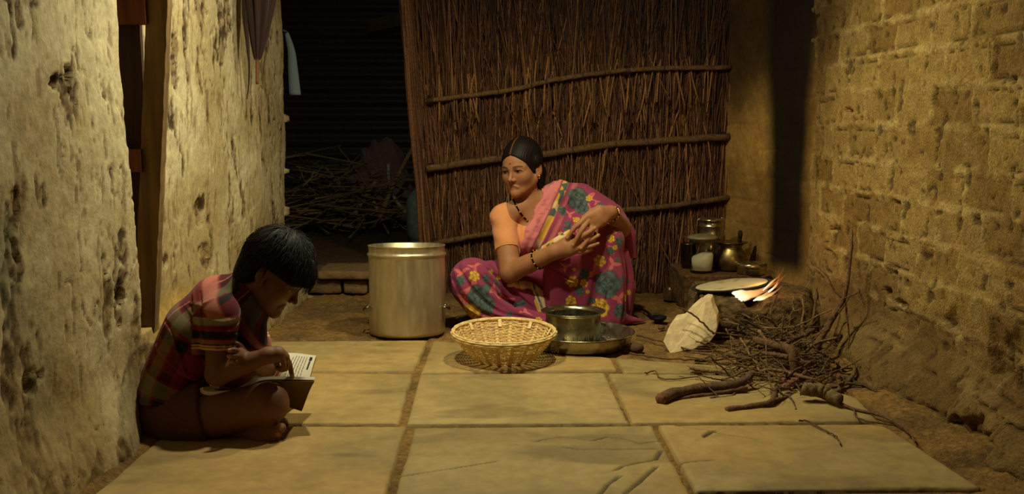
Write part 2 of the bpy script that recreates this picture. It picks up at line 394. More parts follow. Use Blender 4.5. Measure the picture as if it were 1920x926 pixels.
# ---- plastered return of the wall behind the stove, blackened by smoke
A0 = arr([1.485, 4.60]); A1 = arr([1.24, 5.52])
def wall_back():
    L = np.linalg.norm(A1-A0); s = np.arange(-0.02, L, 0.009); z = np.arange(-0.03, 1.95, 0.009)
    S_, Z = np.meshgrid(s, z, indexing='ij'); tdir = (A1-A0)/L; nrm = arr([-tdir[1], tdir[0]])
    p = np.stack([A0[0]+S_*tdir[0], A0[1]+S_*tdir[1], Z], -1)
    off = 0.03*(fbm(p, 2.5, 3, 3)-0.5)+0.012*(fbm(p, 12, 3, 5)-0.5)+0.004*(fbm(p, 40, 2, 6)-.5)
    course = np.abs(((Z+0.02*(fbm(p, 3, 2, 9)-.5))/0.128) % 1-0.5); off -= 0.006*ss(0.45, 0.49, course)*ss(0.4, 0.6, fbm(p, 4, 2, 13))
    off += 0.07*ss(0.14, 0, Z)*fbm(p, 6, 2, 14)
    P3 = p.copy(); P3[..., 0] += nrm[0]*off; P3[..., 1] += nrm[1]*off
    c = mix(lin((166, 128, 66)), lin((132, 98, 48)), ss(0.3, 0.7, fbm(p, 5, 4, 15)))*(0.8+0.4*fbm(p, 30, 2, 16))[..., None]
    q = PX(1464, 440, 1.40); s0 = (q[1]-A0[1])/tdir[1]
    w = 0.175+0.09*ss(0.55, 1.5, Z)+0.03*(fbm(p*[1, 1, .5], 5, 3, 17)-.5)
    col = ss(1.25, 0.55, np.abs(S_-s0)/w)*ss(0.13, 0.26, Z); hi = ss(0.95, 1.30, Z+0.15*(fbm(p, 4, 3, 18)-.5)+0.25*(S_-s0))
    c = mix(c, lin((14, 10, 7)), 0.97*col); c = mix(c, lin((30, 20, 12)), 0.85*hi)
    o = mk('wall_back', P3.reshape(-1, 3), grid(len(s), len(z))[:, ::-1], M_mud, None, c.reshape(-1, 3)); tag(o, kind='structure')
wall_back()

# ---- floor: trodden earth and large stone slabs
def Fxy(px, py): return F(px, py)[:2]
SL = [  # corner pixels on the floor, clockwise from back left
    [(500, 641), (803, 639), (778, 697), (600, 697), (460, 697)],
    [(811, 639), (1148, 672), (1158, 694), (786, 701)],
    [(1153, 673), (1420, 690), (1440, 703), (1168, 700)],
    [(440, 700), (776, 702), (750, 797), (400, 797), (330, 790)],
    [(785, 703), (1136, 700), (1182, 796), (760, 799)],
    [(1138, 702), (1480, 705), (1610, 748), (1650, 792), (1184.5, 796)],
    [(300, 822), (330, 800), (764, 801), (722, 940), (160, 940)],
    [(774, 803), (1224, 799), (1304, 940), (735, 940)],
    [(1231, 799), (1655, 795), (1845, 918), (1303, 924)]]
def dpoly(pts, poly):
    """signed distance (inside positive) to a convex polygon"""
    poly = np.array(poly); d = None; n = len(poly); ar = 0
    for i in range(n): ar += poly[i][0]*poly[(i+1) % n][1]-poly[(i+1) % n][0]*poly[i][1]
    sg = 1 if ar > 0 else -1
    for i in range(n):
        a = poly[i]; b = poly[(i+1) % n]; e = b-a; e = e/np.linalg.norm(e)
        q = sg*((pts[..., 1]-a[1])*e[0]-(pts[..., 0]-a[0])*e[1]); d = q if d is None else np.minimum(d, q)
    return d
def dline(pts, pl):
    d = np.full(pts.shape[:-1], 9.0); sd = np.zeros(pts.shape[:-1])
    for a, b in zip(pl[:-1], pl[1:]):
        e = b-a; L = np.linalg.norm(e)+1e-9; t = np.clip(((pts-a)@e)/L**2, 0, 1); r = pts-a-t[..., None]*e; q = np.linalg.norm(r, axis=-1)
        s_ = (pts[..., 0]-a[0])*e[1]-(pts[..., 1]-a[1])*e[0]; sd = np.where(q < d, np.sign(s_), sd); d = np.minimum(d, q)
    return d, sd
CRACK = [[(1002, 832), (1030, 826), (1060, 823), (1110, 829), (1140, 822), (1180, 828), (1200, 835), (1238, 830)],
         [(1058, 842), (1090, 846), (1130, 846), (1170, 847), (1230, 846)],
         [(1155, 886), (1165, 879), (1190, 874), (1230, 866), (1240, 850)], [(1125, 930), (1140, 912), (1162, 898)],
         [(1172, 930), (1195, 912), (1230, 880)], [(1275, 872), (1310, 868), (1340, 866)], [(752, 897), (800, 890), (860, 880), (930, 868)], [(1340, 812), (1320, 822)], [(1250, 798), (1330, 812), (1420, 828)]]
def floor():
    x = np.concatenate([np.arange(-1.25, 1.62, 0.011)]); y = np.concatenate([np.arange(1.7, 5.5, 0.012), np.arange(5.5, 9.2, 0.03)])
    X, Y = np.meshgrid(x, y, indexing='ij'); p = np.stack([X, Y, X*0+1], -1); q = p[..., :2]
    din = np.max([dpoly(q, [Fxy(*c) for c in s]) for s in SL], 0)
    z = -0.004+0.022*(fbm(p, 3, 3, 2)-0.5)+0.016*(fbm(p, 14, 3, 4)-0.5)+0.014*(fbm(p, 40, 3, 6)-0.5)
    z = np.where(din > -0.03, np.minimum(z, -0.006), z)-0.02*ss(0, 0.03, din)
    z += 0.07*ss(1.18, 1.46, X)*fbm(p, 5, 3, 8)*(Y < 5.3) + 0.06*ss(-0.88, -1.05, X)*fbm(p, 5, 3, 9)*(Y < 5.3)
    # a yard a step higher beyond the opening
    z += ss(5.50, 5.60, Y)*(0.10+0.02*(Y-5.6))
    c = mix(lin((132, 100, 54)), DIRT, ss(0.3, 0.7, fbm(p, 6, 4, 11)))*(0.7+0.6*fbm(p, 40, 3, 13))[..., None]
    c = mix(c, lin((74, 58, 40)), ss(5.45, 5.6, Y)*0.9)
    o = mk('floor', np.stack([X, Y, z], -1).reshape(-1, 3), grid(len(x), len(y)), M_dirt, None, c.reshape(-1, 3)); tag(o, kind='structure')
    cracks = [[Fxy(*c_) for c_ in pl] for pl in CRACK]
    for k, s in enumerate(SL):
        poly = [Fxy(*c_) for c_ in s]; pa = np.array(poly); lo = pa.min(0)-0.02; hi = pa.max(0)+0.02; h = 0.0065
        gx = np.arange(lo[0], hi[0], h); gy = np.arange(lo[1], hi[1], h); GX, GY = np.meshgrid(gx, gy, indexing='ij'); g = np.stack([GX, GY], -1); p = np.stack([GX, GY, GX*0+k*3], -1)
        d = dpoly(g, poly)-0.004*fbm(p, 9, 3, 61)-0.003*fbm(p, 40, 2, 62)
        # move the outermost ring onto the outline
        keep = d > -h*2.3
        z = 0.004+0.002*_hash(np.int64(k), np.int64(1), np.int64(2), 4)+0.004*(fbm(p, 5, 4, 63)-0.5)+0.0015*(fbm(p, 40, 3, 64)-0.5)
        z = z-0.004*ss(0.012, 0.0, d)-0.06*ss(0.0, -h, d)
        cd = np.zeros(GX.shape)
        if k in (6, 7, 8):
            for pl in cracks:
                dd, sd = dline(g+0.006*np.stack([fbm(p, 20, 2, 65)-.5, fbm(p, 20, 2, 66)-.5], -1), pl); z = z-0.009*ss(0.0085, 0.001, dd)+0.0035*ss(0.09, 0.0, dd)*(sd > 0); cd = np.maximum(cd, ss(0.009, 0.003, dd))
        base = mix(lin((160, 136, 84)), lin((142, 120, 72)), ss(0.35, 0.65, fbm(p, 3, 4, 71))); base = mix(base, lin((112, 92, 56)), 0.5*ss(0.58, 0.68, fbm(p*[.5, 1.4, 1], 5, 4, 73)))
        base = mix(base, lin((178, 140, 78)), 0.5*ss(0.5, 0.7, fbm(p, 1.6, 2, 74)))
        st = F(1010, 856); base = mix(base, lin((96, 80, 54)), 0.55*np.exp(-((GX-st[0])/0.19)**2-((GY-st[1])/0.06)**2)*fbm(p, 12, 3, 75)*1.6)
        base = base*(0.88+0.24*fbm(p, 50, 3, 77))[..., None]; base = mix(base, lin((52, 40, 24)), 0.9*cd)
        base = mix(base, lin((90, 72, 40)), 0.6*ss(0.004, -h, d))
        ids = np.full(GX.shape, -1); ids[keep] = np.arange(keep.sum())
        G = grid(len(gx), len(gy)); fl = ids.ravel()[G]; fl = fl[(fl >= 0).all(1)]
        sl = mk('floor_slab', np.stack([GX, GY, z], -1)[keep], fl, M_slab, o, base[keep]); tag(sl, kind='structure')
floor()

# ---- screen of reeds tied to poles (stands across the back)
FY = 5.42
def reed_screen():
    base = P(1080, 545, FY); t = thing('reed_screen', (0.45, FY, 0), 'tall screen of dry brown reeds tied to three bamboo poles behind the squatting person', 'reed screen')
    m = MB()
    xl = lambda z: P(812, 540, FY)[0]+(-0.10)*(z/1.5)          # left edge leans outwards
    x0, x1 = P(800, 540, FY)[0], 1.30
    R1 = lin((126, 82, 50)); R2 = lin((54, 35, 23)); R3 = lin((172, 122, 74))
    for i in range(1700):
        u = rng.random()**(1.15); layer = rng.integers(0, 3); xb = x0+0.02+(x1-x0-0.02)*u
        lean = rng.normal(0.02, 0.07)*(1 if rng.random() < 0.8 else 2.4); zb = 0.0 if rng.random() < 0.72 else rng.uniform(0.1, 1.1); L = rng.uniform(0.7, 1.9-zb) if zb == 0 else rng.uniform(0.3, 0.9)
        zt = min(zb+L, 1.85) if rng.random() < 0.5 else 1.85
        y = FY+0.012*layer+rng.normal(0, 0.008)
        xt = max(xb+lean*(zt-zb)/0.8-0.06*(zt-zb)*(1-u), x0-0.085*zt); xt = min(xt, 1.29)
        k = 5; tt = np.linspace(0, 1, k); bend = rng.normal(0, 0.012)
        pts = np.stack([xb+(xt-xb)*tt+bend*np.sin(tt*math.pi), y+rng.normal(0, 0.004, k), zb+(zt-zb)*tt], 1)
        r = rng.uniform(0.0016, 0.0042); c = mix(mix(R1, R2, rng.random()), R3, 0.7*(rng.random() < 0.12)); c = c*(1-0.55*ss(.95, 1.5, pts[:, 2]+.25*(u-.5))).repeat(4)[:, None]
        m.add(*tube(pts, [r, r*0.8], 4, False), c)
    for i in range(70):                                               # thicker bundle at the left edge
        a = rng.random(); xb = x0-0.015+0.06*a; zt = rng.uniform(1.2, 1.9); tt = np.linspace(0, 1, 6)
        pts = np.stack([xb-0.12*tt*zt/1.8+rng.normal(0, .004, 6), FY-0.02+0.03*rng.random()+rng.normal(0, .003, 6), 0.02+zt*tt], 1)
        m.add(*tube(pts, rng.uniform(0.004, 0.008), 5, True), mix(R1, R2, rng.random()))
    for (pxs, pys, n, ln) in [((1090, 1210), (160, 200), 34, 0.14), ((830, 900), (185, 225), 26, 0.10), ((1215, 1340), (150, 170), 20, 0.12), ((930, 1050), (160, 180), 16, 0.14), ((1050, 1330), (250, 300), 20, .1)]:
        for i in range(n):                                            # broken ends poking out below the poles
            a = P(rng.uniform(*pxs), rng.uniform(*pys), FY-0.03); b = a+[rng.normal(0, 0.025), rng.uniform(-0.03, 0.0), -ln*rng.uniform(.5, 1.2)]; a = a+[rng.normal(0, .02), 0.03, 0.15]
            m.add(*tube(bez([a, (a+b)/2+rng.normal(0, .006, 3), b], 5), rng.uniform(.003, .0055), 5), mix(R2, R3, .7*rng.random()))
    o = m.build('reed_matting', M_reed, t); tag(o, kind='stuff')
    for pts, r in [([(798, 190), (960, 168), (1060, 146), (1200, 130), (1368, 126)], 0.013), ([(800, 317), (900, 302), (1010, 291), (1160, 270), (1368, 256)], 0.019), ([(806, 458), (930, 436), (1150, 398), (1260, 386), (1366, 370)], 0.015)]:
        q = bez([P(a, b, FY-0.035) for a, b in pts], 40); q = q+rng.normal(0, 0.0016, q.shape); m2 = MB(); v, f = tube(q, r, 10)
        m2.add(v, f, lin((98, 72, 44))*(0.6+0.7*fbm(v*[.3, 1, 1], 40, 3, 5))[:, None])
        for k in range(1, 9):
            j = q[k*4+rng.integers(0, 3)]; m2.add(*ring(j, r*1.0, 0.0028, 12, 5, (1, 0, 0.1)), lin((70, 48, 28)))
        m2.build('bamboo_pole', M_bark, t)
    for px, py in [(806, 188), (808, 316), (815, 456), (1175, 133), (1355, 257), (1000, 293), (1300, 380), (1010, 424)]:
        c0 = P(px, py, FY-0.035); m2 = MB()
        for k in range(4): m2.add(*ring(c0+[k*0.006-.009, 0.012, 0], 0.026, 0.0028, 16, 5, (1, 0.15*k-.2, 0)), lin((46, 32, 20)))
        m2.build('binding', M_reed, t)
reed_screen()

# ---- dark corrugated sheet wall closing the yard
def yard_wall():
    x = np.arange(-3.2, 0.6, 0.02); z = np.arange(-0.1, 3.0, 0.011); X, Z = np.meshgrid(x, z, indexing='ij'); p = np.stack([X, X*0, Z], -1)
    Y = 8.6+0.010*np.sin(Z*2*math.pi/0.11)+0.03*(fbm(p, 1, 2, 3)-.5)
    c = lin((58, 50, 40))*(0.7+0.6*fbm(p, 5, 3, 4))[..., None]
    o = mk('wall_yard', np.stack([X, Y, Z], -1).reshape(-1, 3), grid(len(x), len(z)), M_plastic, None, c.reshape(-1, 3)); tag(o, kind='structure')
yard_wall()
def yard_ground():
    x = np.arange(-3.2, -1.2, 0.03); y = np.arange(5.45, 9, 0.03); X, Y = np.meshgrid(x, y, indexing='ij'); p = np.stack([X, Y, X*0], -1)
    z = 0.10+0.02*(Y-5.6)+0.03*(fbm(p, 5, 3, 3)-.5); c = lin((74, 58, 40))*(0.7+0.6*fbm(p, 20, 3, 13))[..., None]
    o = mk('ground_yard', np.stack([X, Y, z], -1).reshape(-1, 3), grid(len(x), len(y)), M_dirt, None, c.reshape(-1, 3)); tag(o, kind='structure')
yard_ground()
# ================================================================== PEOPLE
def lips_eyes_paint(c, L, skin, lip, jaw=1.0, gaze=-0.0025, frown=9.0):
    """paint lips, eyes, brows on head-space vertices L (left, forward, up)"""
    u, v, w = L[:, 0], L[:, 1], np.where(L[:, 2] < 0, L[:, 2]/jaw, L[:, 2]); fr = v > 0.045
    au = np.abs(u); w = w+np.where(w < -.05, frown*u*u, 0)
    m = np.exp(-((au)/0.021)**4)*np.exp(-((w+0.0705-0.0015*np.cos(u*160))/0.0085)**4)*fr; c = mix(c, lip, 0.75*m)
    m = np.exp(-((w+0.0705)/0.0022)**2)*(au < 0.0235)*fr; c = mix(c, skin*0.35, 0.85*m)
    e = ((au-0.0315)/0.0150)**2+((w+0.0008)/0.0046)**2; m = ss(1.15, 0.85, e)*(v > 0.05); c = mix(c, lin((118, 98, 76)), m)
    ir = np.sqrt((au-0.0315-gaze*np.sign(u))**2+(w+0.001)**2); c = mix(c, lin((18, 12, 9)), m*ss(0.0074, 0.0058, ir))
    ll = np.abs(w-0.0062*np.sqrt(np.clip(1-((au-0.0315)/0.018)**2, 0, 1))); c = mix(c, lin((20, 13, 9)), 0.95*ss(0.0036, 0.0014, ll)*(np.abs(au-0.0315) < 0.018)*(v > 0.05))
    bw = 0.0195+0.006*np.cos((au-0.034)*55)-0.003; b = np.exp(-((w-bw)/0.0032)**2)*ss(0.010, 0.015, au)*ss(0.056, 0.046, au)*(v > 0.045); c = mix(c, lin((18, 11, 8)), 0.95*b)
    return c
def head(V, o, R, s=1.0, ears=True, jaw=1.0, wide=1.0, fem=0.0):
    """head volume: o = point between the ears at eye height, R rows = left, forward, up"""
    g = lambda a, b, e: arr(o)+s*(a*wide*R[0]+b*R[1]+(e*jaw if e < 0 else e)*R[2])
    V.ball(g(0, -.012, .038), arr([.071, .090, .084])*s, .01, R=R)
    V.ball(g(0, .030, -.030), arr([.060*wide, .058, .082*jaw])*s, .02, R=R)
    V.ball(g(0, .050, .030), arr([.056, .040, .046])*s, .02, R=R)
    for q in (-1, 1):
        V.chain([g(q*.052, -.002, -.050), g(q*(.030-.005*fem), .052, -.092), g(0, .068, -.100)], [.017*s, (.017-.003*fem)*s, (.018-.003*fem)*s], .025*s)
        V.ball(g(q*.038, .055, -.024), .022*s, .03*s)
        V.chain([g(q*.048, .066, .016), g(q*.022, .083, .020), g(q*.006, .084, .014)], [(.008-.003*fem)*s, (.010-.004*fem)*s, (.009-.003*fem)*s], .016*s)
    V.ball(g(0, .077, -.104), .013*s, .02*s)
    for q in (-1, 1):
        V.ball(g(q*.0315, .094, .000), arr([.019, .012-.002*fem, .011])*s, .010*s, 's', R=R)
        V.ball(g(q*.0315, .0690, .000), .0140*s, .003*s)
        V.chain([g(q*.016, .0805, .002), g(q*.0315, .0845, .0085), g(q*.048, .074, .003)], .0032*s, .004*s)
        V.chain([g(q*.017, .0800, -.003), g(q*.0315, .0815, -.0075), g(q*.047, .074, -.002)], .0026*s, .004*s)
    V.chain([g(0, .082, .010), g(0, .096, -.018), g(0, .105, -.034)], [(.0075-.001*fem)*s, (.0090-.0015*fem)*s, (.0115-.0025*fem)*s], .010*s)
    for q in (-1, 1):
        V.ball(g(q*(.0125-.002*fem), .093, -.0385), arr([.0085-.0015*fem, .010-.002*fem, .0075-.001*fem])*s, .006*s, R=R)
        V.ball(g(q*.0062, .097, -.0455), .0030*s, .003*s, 's')
    V.chain([g(-.020, .080, -.0725), g(-.006, .0915-.0062*fem, -.0645), g(.006, .0915-.0062*fem, -.0645), g(.020, .080, -.0725)], [.003*s, (.0062-.0014*fem)*s, (.0062-.0014*fem)*s, .003*s], .006*s)
    V.chain([g(-.018, .080, -.0765), g(0, .0905-.0052*fem, -.0775), g(.018, .080, -.0765)], [.003*s, (.0075-.0012*fem)*s, .003*s], .006*s)
    V.chain([g(-.023, .085, -.0755), g(0, .099-.0065*fem, -.0705), g(.023, .085, -.0755)], (.0018-.0010*fem)*s, .002*s, 's')
    if ears:
        for q in (-1, 1):
            Re = np.array([R[0]*0.92+R[1]*0.38*q, R[1]*0.92-R[0]*0.38*q, R[2]])
            V.ball(g(q*.074, -.012, -.004), arr([.0075, .0175, .031])*s, .006*s, R=Re)
            V.ball(g(q*.083, -.006, .000), arr([.006, .010, .017])*s, .005*s, 's', R=Re)
            V.ball(g(q*.073, -.004, -.030), arr([.006, .009, .010])*s, .006*s, R=Re)
    return g
def finger(V, pts, r0, r1, k=0.0035):
    q = bez(pts, 9); V.chain(list(q), list(np.linspace(r0, r1, 9)), k)

FL_TEAL = lin((82, 92, 90)); FL_YEL = lin((206, 158, 58)); FL_PINK = lin((214, 110, 104)); SARI = lin((146, 58, 86)); CREAM = lin((222, 188, 138)); SALMON = lin((206, 120, 116))
def paint_flower(c, v, ctr, n, r, kind, ph=0.0, asp=1.0):
    d = v-ctr; dn = d@n; near = (np.abs(dn) < r*1.3+0.01) & ((d*d).sum(1) < (2.4*r)**2)
    i = np.where(near)[0]
    if len(i) == 0: return
    a = np.cross([0, 0, 1.0], n); a /= np.linalg.norm(a)+1e-9; b = np.cross(n, a); d = d[i]; X = d@a/asp; Y = d@b; rr = np.hypot(X, Y)/r; th = np.arctan2(Y, X)+ph
    cc = c[i]
    if kind == 'leaf':
        for k in range(3):
            t0 = ph+k*2.1; x = X*math.cos(t0)+Y*math.sin(t0); y = -X*math.sin(t0)+Y*math.cos(t0); x = x/r-0.75
            e = (x/0.8)**2+(y/r/(0.30*(1-0.4*x)))**2; m = ss(1.1, 0.85, e); vein = 0.35*ss(0.06, 0.02, np.abs(y/r))
            cc = mix(cc, FL_PINK, 0.9*m); cc = mix(cc, SARI*0.6, vein*m)
    else:
        base = {'teal': FL_TEAL, 'yel': FL_YEL}[kind]; npet = 5 if kind == 'teal' else 6
        edge = 0.82+0.18*np.abs(np.cos(th*npet/2)); m = ss(1.06, 0.92, rr/edge)
        col = base*(1.0+0.28*np.cos(th*npet*1.0)+0.18*np.cos(rr*15+2*np.sin(th*2)))[:, None]
        line = ss(0.10, 0.03, np.abs(np.sin(th*npet/2)))*(rr > 0.3)+ss(0.09, 0.04, np.abs(rr-0.42-0.06*np.cos(th*4)))
        col = mix(col, base*0.35 if kind == 'teal' else lin((120, 78, 26)), 0.6*np.clip(line, 0, 1))
        cc = mix(cc, col, m); cc = mix(cc, base*0.35, 0.5*np.exp(-((rr/edge-1.0)/0.05)**2))
    c[i] = cc

def woman():
    t = thing('person', P(1030, 610, 4.75)*[1, 1, 0], 'person in a magenta flowered sari and orange blouse squatting with hands over one knee', 'person')
    V = Vol((-0.30, 4.28, 0.0), (0.76, 5.15, 0.92), 0.003)
    hip_r, knee_r, ank_r = P(975, 556, 4.92), P(886, 524, 4.56), P(945, 596, 4.58)
    hip_l, knee_l, ank_l = P(1075, 556, 4.92), P(1141, 446, 4.53), P(1152, 588, 4.60)
    pelv, waist, chest, neckb = P(1035, 545, 4.95), P(1035, 490, 4.90), P(1018, 420, 4.80), P(1000, 372, 4.77)
    sh_r, el_r, wr_r = P(943, 407, 4.71), P(957, 510, 4.56), P(1040, 472, 4.445)
    sh_l, el_l, wr_l = P(1088, 380, 4.83), P(1166, 428, 4.66), P(1145, 397, 4.48)
    def torso(V, off=0.0, arms=True):
        V.chain([pelv, waist, chest], [.135, .112, .105], .02, off=off)
        V.ball(P(1022, 428, 4.80), (.165, .105, .12), .03, off=off)
        for p in ((990, 446, 4.71), (1052, 440, 4.74)): V.ball(P(*p), .062, .03, off=off)   # bust
        V.chain([sh_r, P(985, 385, 4.77), P(1040, 372, 4.80), sh_l], [.050, .052, .054, .050], .03, off=off)
    torso(V)
    V.chain([P(994, 405, 4.77), P(992, 372, 4.77), P(984, 338, 4.765)], [.062, .050, .050], .025)
    # arms and hands
    V.chain([sh_r, el_r], [.054, .049], .02); V.chain([el_r, (el_r*.55+wr_r*.45), wr_r], [.046, .043, .033], .012)
    V.chain([sh_l, el_l], [.048, .040], .02); V.chain([el_l, el_l*.55+wr_l*.45, wr_l], [.040, .036, .026], .012)
    pl = [P(1145, 398, 4.478), P(1124, 397, 4.45), P(1106, 405, 4.428)]
    V.chain(pl, [.026, .031, .019], .015); V.chain([pl[0], P(1122, 409, 4.440), P(1106, 418, 4.425)], [.024, .029, .018], .015); V.chain([pl[0], P(1130, 415, 4.44), P(1116, 426, 4.425)], [.020, .022, .015], .014)
    finger(V, [P(1100, 406, 4.424), P(1087, 419, 4.400), P(1076, 429, 4.400), P(1064, 446, 4.406)], .0130, .0092)
    finger(V, [P(1103, 414, 4.420), P(1093, 428, 4.394), P(1085, 441, 4.392), P(1075, 459, 4.400)], .0132, .0096)
    finger(V, [P(1110, 422, 4.420), P(1106, 440, 4.398), P(1100, 452, 4.392), P(1090, 465, 4.394)], .0124, .0092)
    finger(V, [P(1118, 427, 4.424), P(1116, 443, 4.412), P(1111, 455, 4.406), P(1104, 467, 4.408)], .0100, .0078)
    finger(V, [P(1126, 396, 4.455), P(1108, 398, 4.432), P(1093, 408, 4.425)], .012, .009)
    V.chain([wr_r, P(1062, 460, 4.43), P(1082, 450, 4.428)], [.031, .033, .022], .014); V.chain([wr_r, P(1066, 468, 4.428), P(1090, 462, 4.424)], [.029, .033, .021], .014)
    finger(V, [P(1084, 450, 4.420), P(1096, 441, 4.390), P(1106, 434, 4.384), P(1115, 427, 4.392)], .0135, .0096)
    finger(V, [P(1090, 457, 4.416), P(1104, 452, 4.398), P(1114, 446, 4.396), P(1122, 441, 4.404)], .0120, .0086)
    finger(V, [P(1090, 465, 4.414), P(1105, 462, 4.400), P(1114, 459, 4.400), P(1121, 456, 4.408)], .0112, .0080)
    finger(V, [P(1086, 472, 4.416), P(1098, 471, 4.406), P(1109, 468, 4.410)], .0104, .0078)
    finger(V, [P(1056, 460, 4.425), P(1066, 449, 4.418), P(1074, 441, 4.428)], .012, .0085)
    # legs under the cloth, feet on the ground
    for h, k_, a, dx in ((hip_r, knee_r, ank_r, -.03), (hip_l, knee_l, ank_l, .02)):
        V.chain([h, k_], [.078, .052], .03); V.chain([k_, k_*.5+a*.5, a], [.050, .046, .032], .015)
        V.chain([a*[1, 1, 0]+[0, .04, .034], a*[1, 1, 0]+[dx, -.03, .030]], [.028, .022], .02)
    # head
    yaw = math.radians(33); fw = arr([-math.sin(yaw), -math.cos(yaw), -0.10]); R = frame(fw, (-0.05, 0.05, 1)); ho = P(979, 317.5, 4.755); hs = 1.10
    nk_pts = [V.hit(*p) for p in [(968, 386), (975, 398), (982, 407), (989, 414)]]; g = head(V, ho, R, hs, jaw=.88, fem=1.0)
    v, f = V.mesh(); L = (v-ho)@R.T/hs
    sk = lin((158, 106, 70)); c = np.tile(sk, (len(v), 1))*(0.92+0.16*fbm(v, 30, 3, 3))[:, None]
    hm = (np.abs(L[:, 0]) < .09) & (L[:, 1] > 0.03) & (L[:, 2] > -.13) & (L[:, 2] < .1)
    c[hm] = lips_eyes_paint(c[hm], L[hm], sk, lin((122, 66, 50)), .88)
    # finger nails
    for p in [(1065, 445), (1075, 458), (1090, 465), (1116, 428), (1121, 441), (1121, 456)]:
        q = V.hit(p[0], p[1])
        if q is not None: m = ss(.008, .005, np.linalg.norm(v-q, axis=1)); c = mix(c, lin((196, 140, 104)), 0.6*m)
    mk('body', v, f, M_skin, t, c)
    # ---- hair: parted in the middle, drawn back into a knot
    H = Vol(ho-0.2, ho+0.2, 0.003)
    H.ball(g(0, -.016, .040), arr([.080, .098, .099])*hs, .01, R=R); H.ball(g(0, .030, .040), arr([.064, .060, .056])*hs, .02, R=R)
    def cut(X, Y, Z):
        a = [(X-ho[0])*R[i][0]+(Y-ho[1])*R[i][1]+(Z-ho[2])*R[i][2] for i in range(3)]; a = [q/hs for q in a]
        fr = .80*(a[1]-.014)-.62*(a[2]+.020)+0.10*np.abs(a[0])-.004+ 0.006*np.cos(a[0]*60)
        pt = 0.004*np.exp(-(a[0]/.0035)**2)*(a[1] > -.01)
        return np.maximum(np.maximum(fr, -(a[2]+.075)), -9)*hs+pt
    sd = H.d; X, Y, Z = H.ax[0][:, None, None], H.ax[1][None, :, None], H.ax[2][None, None, :]
    H.d = np.maximum(sd, cut(X, Y, Z)).astype(np.float32)
    for q_ in (-1, 1): H.ball(g(q_*.075, -.006, .034), arr([.015, .026, .024])*hs, .012, R=R)
    H.ball(g(0, -.112, -.030), arr([.045, .034, .045])*hs, .015, R=R); H.chain([g(.0, -.085, -.02), g(0.012, -.095, -.07), g(.02, -.09, -.13)], [.04, .036, .026], .02)
    hv, hf = H.mesh(); hl = (hv-ho)@R.T/hs
    ang = np.arctan2(hl[:, 2]-.04, hl[:, 1]); gr = 0.0006*np.sin(np.abs(hl[:, 0])*900+8*fbm(hl, 14, 2, 3))
    hn = hl/np.linalg.norm(hl, axis=1)[:, None]; hv = hv+(hn@R)*gr[:, None]
    hc = np.tile(lin((20, 14, 10)), (len(hv), 1))*(0.7+0.8*vn(hl*[260, 20, 20], 1, 3))[:, None]
    hc = mix(hc, lin((120, 78, 48)), 0.8*np.exp(-(hl[:, 0]/.0026)**2)*(hl[:, 1] > 0.0)*(hl[:, 2] > .05))
    mk('hair', hv, hf, M_hair, t, hc)
    # ---- blouse
    B = Vol(P(900, 480, 4.6)-[.05, .25, .12], P(1120, 340, 4.9)+[.08, .2, .06], 0.003); torso(B, .006)
    B.chain([sh_r, sh_r*.38+el_r*.62], [.057, .056], .02); B.chain([sh_r*.45+el_r*.55, sh_r*.38+el_r*.62], [.054, .058], .0)
    X, Y, Z = B.ax[0][:, None, None], B.ax[1][None, :, None], B.ax[2][None, None, :]
    ax = (el_r-sh_r)/np.linalg.norm(el_r-sh_r); La = np.linalg.norm(el_r-sh_r)
    sl = (X-sh_r[0])*ax[0]+(Y-sh_r[1])*ax[1]+(Z-sh_r[2])*ax[2]-0.60*La
    slv = np.where(X < P(972, 450, 4.7)[0], sl, -1)
    n0 = P(985, 385, 4.74); nk = np.sqrt(((X-n0[0])/1.0)**2+((Z-n0[2]-.02)/1.25)**2)-.088               # scooped neckline
    nk = np.where(Y < 4.86, nk, np.sqrt((X-n0[0]-.02)**2+((Z-n0[2])/1.1)**2)-.078)
    low = P(1000, 545, 4.8)[2]-Z
    B.d = np.maximum.reduce([B.d, slv+0*B.d, -nk+0*B.d, low+0*B.d]).astype(np.float32)
    bv, bf = B.mesh(); bc = np.tile(lin((214, 142, 92)), (len(bv), 1))*(0.93+0.14*fbm(bv, 25, 3, 3))[:, None]
    hem = np.abs((bv-sh_r)@ax-0.565*La); bc = mix(bc, lin((150, 84, 36)), 0.45*ss(.003, .001, hem)*(bv[:, 0] < P(972, 450, 4.7)[0]))
    fold = 0.002*np.sin(((bv-sh_r)@ax)*120+bv[:, 1]*90)*ss(.05, .09, np.linalg.norm(bv-n0, axis=1)); bv = bv+np.stack([fold*-.6, fold*-.8, fold*0], 1)
    mk('blouse', bv, bf, M_cloth, t, bc)
    # ---- sari, lower drape
    S = Vol((-0.30, 4.30, 0.0), (0.80, 5.2, 0.56), 0.0032)
    S.chain([hip_r, knee_r], [.112, .088], .03); S.chain([knee_r, P(900, 566, 4.53), P(925, 598, 4.53)], [.086, .078, .066], .05)
    S.chain([P(880, 535, 4.54), P(930, 585, 4.52), P(1015, 603, 4.52)], [.072, .055, .030], .05)
    S.chain([P(930, 520, 4.66), P(1000, 575, 4.62)], [.075, .06], .05)
    S.chain([hip_l, P(1139, 452, 4.545)], [.115, .070], .03); S.chain([P(1139, 452, 4.545), P(1143, 520, 4.54), P(1140, 592, 4.545)], [.069, .075, .082], .03)
    S.chain([P(1160, 480, 4.66), P(1170, 540, 4.66), P(1160, 598, 4.64)], [.045, .055, .06], .04)
    S.chain([P(1110, 480, 4.58), P(1066, 540, 4.64), P(1030, 590, 4.60)], [.055, .075, .05], .05)
    S.chain([P(1100, 520, 4.58), P(1095, 590, 4.57)], [.06, .06], .05)
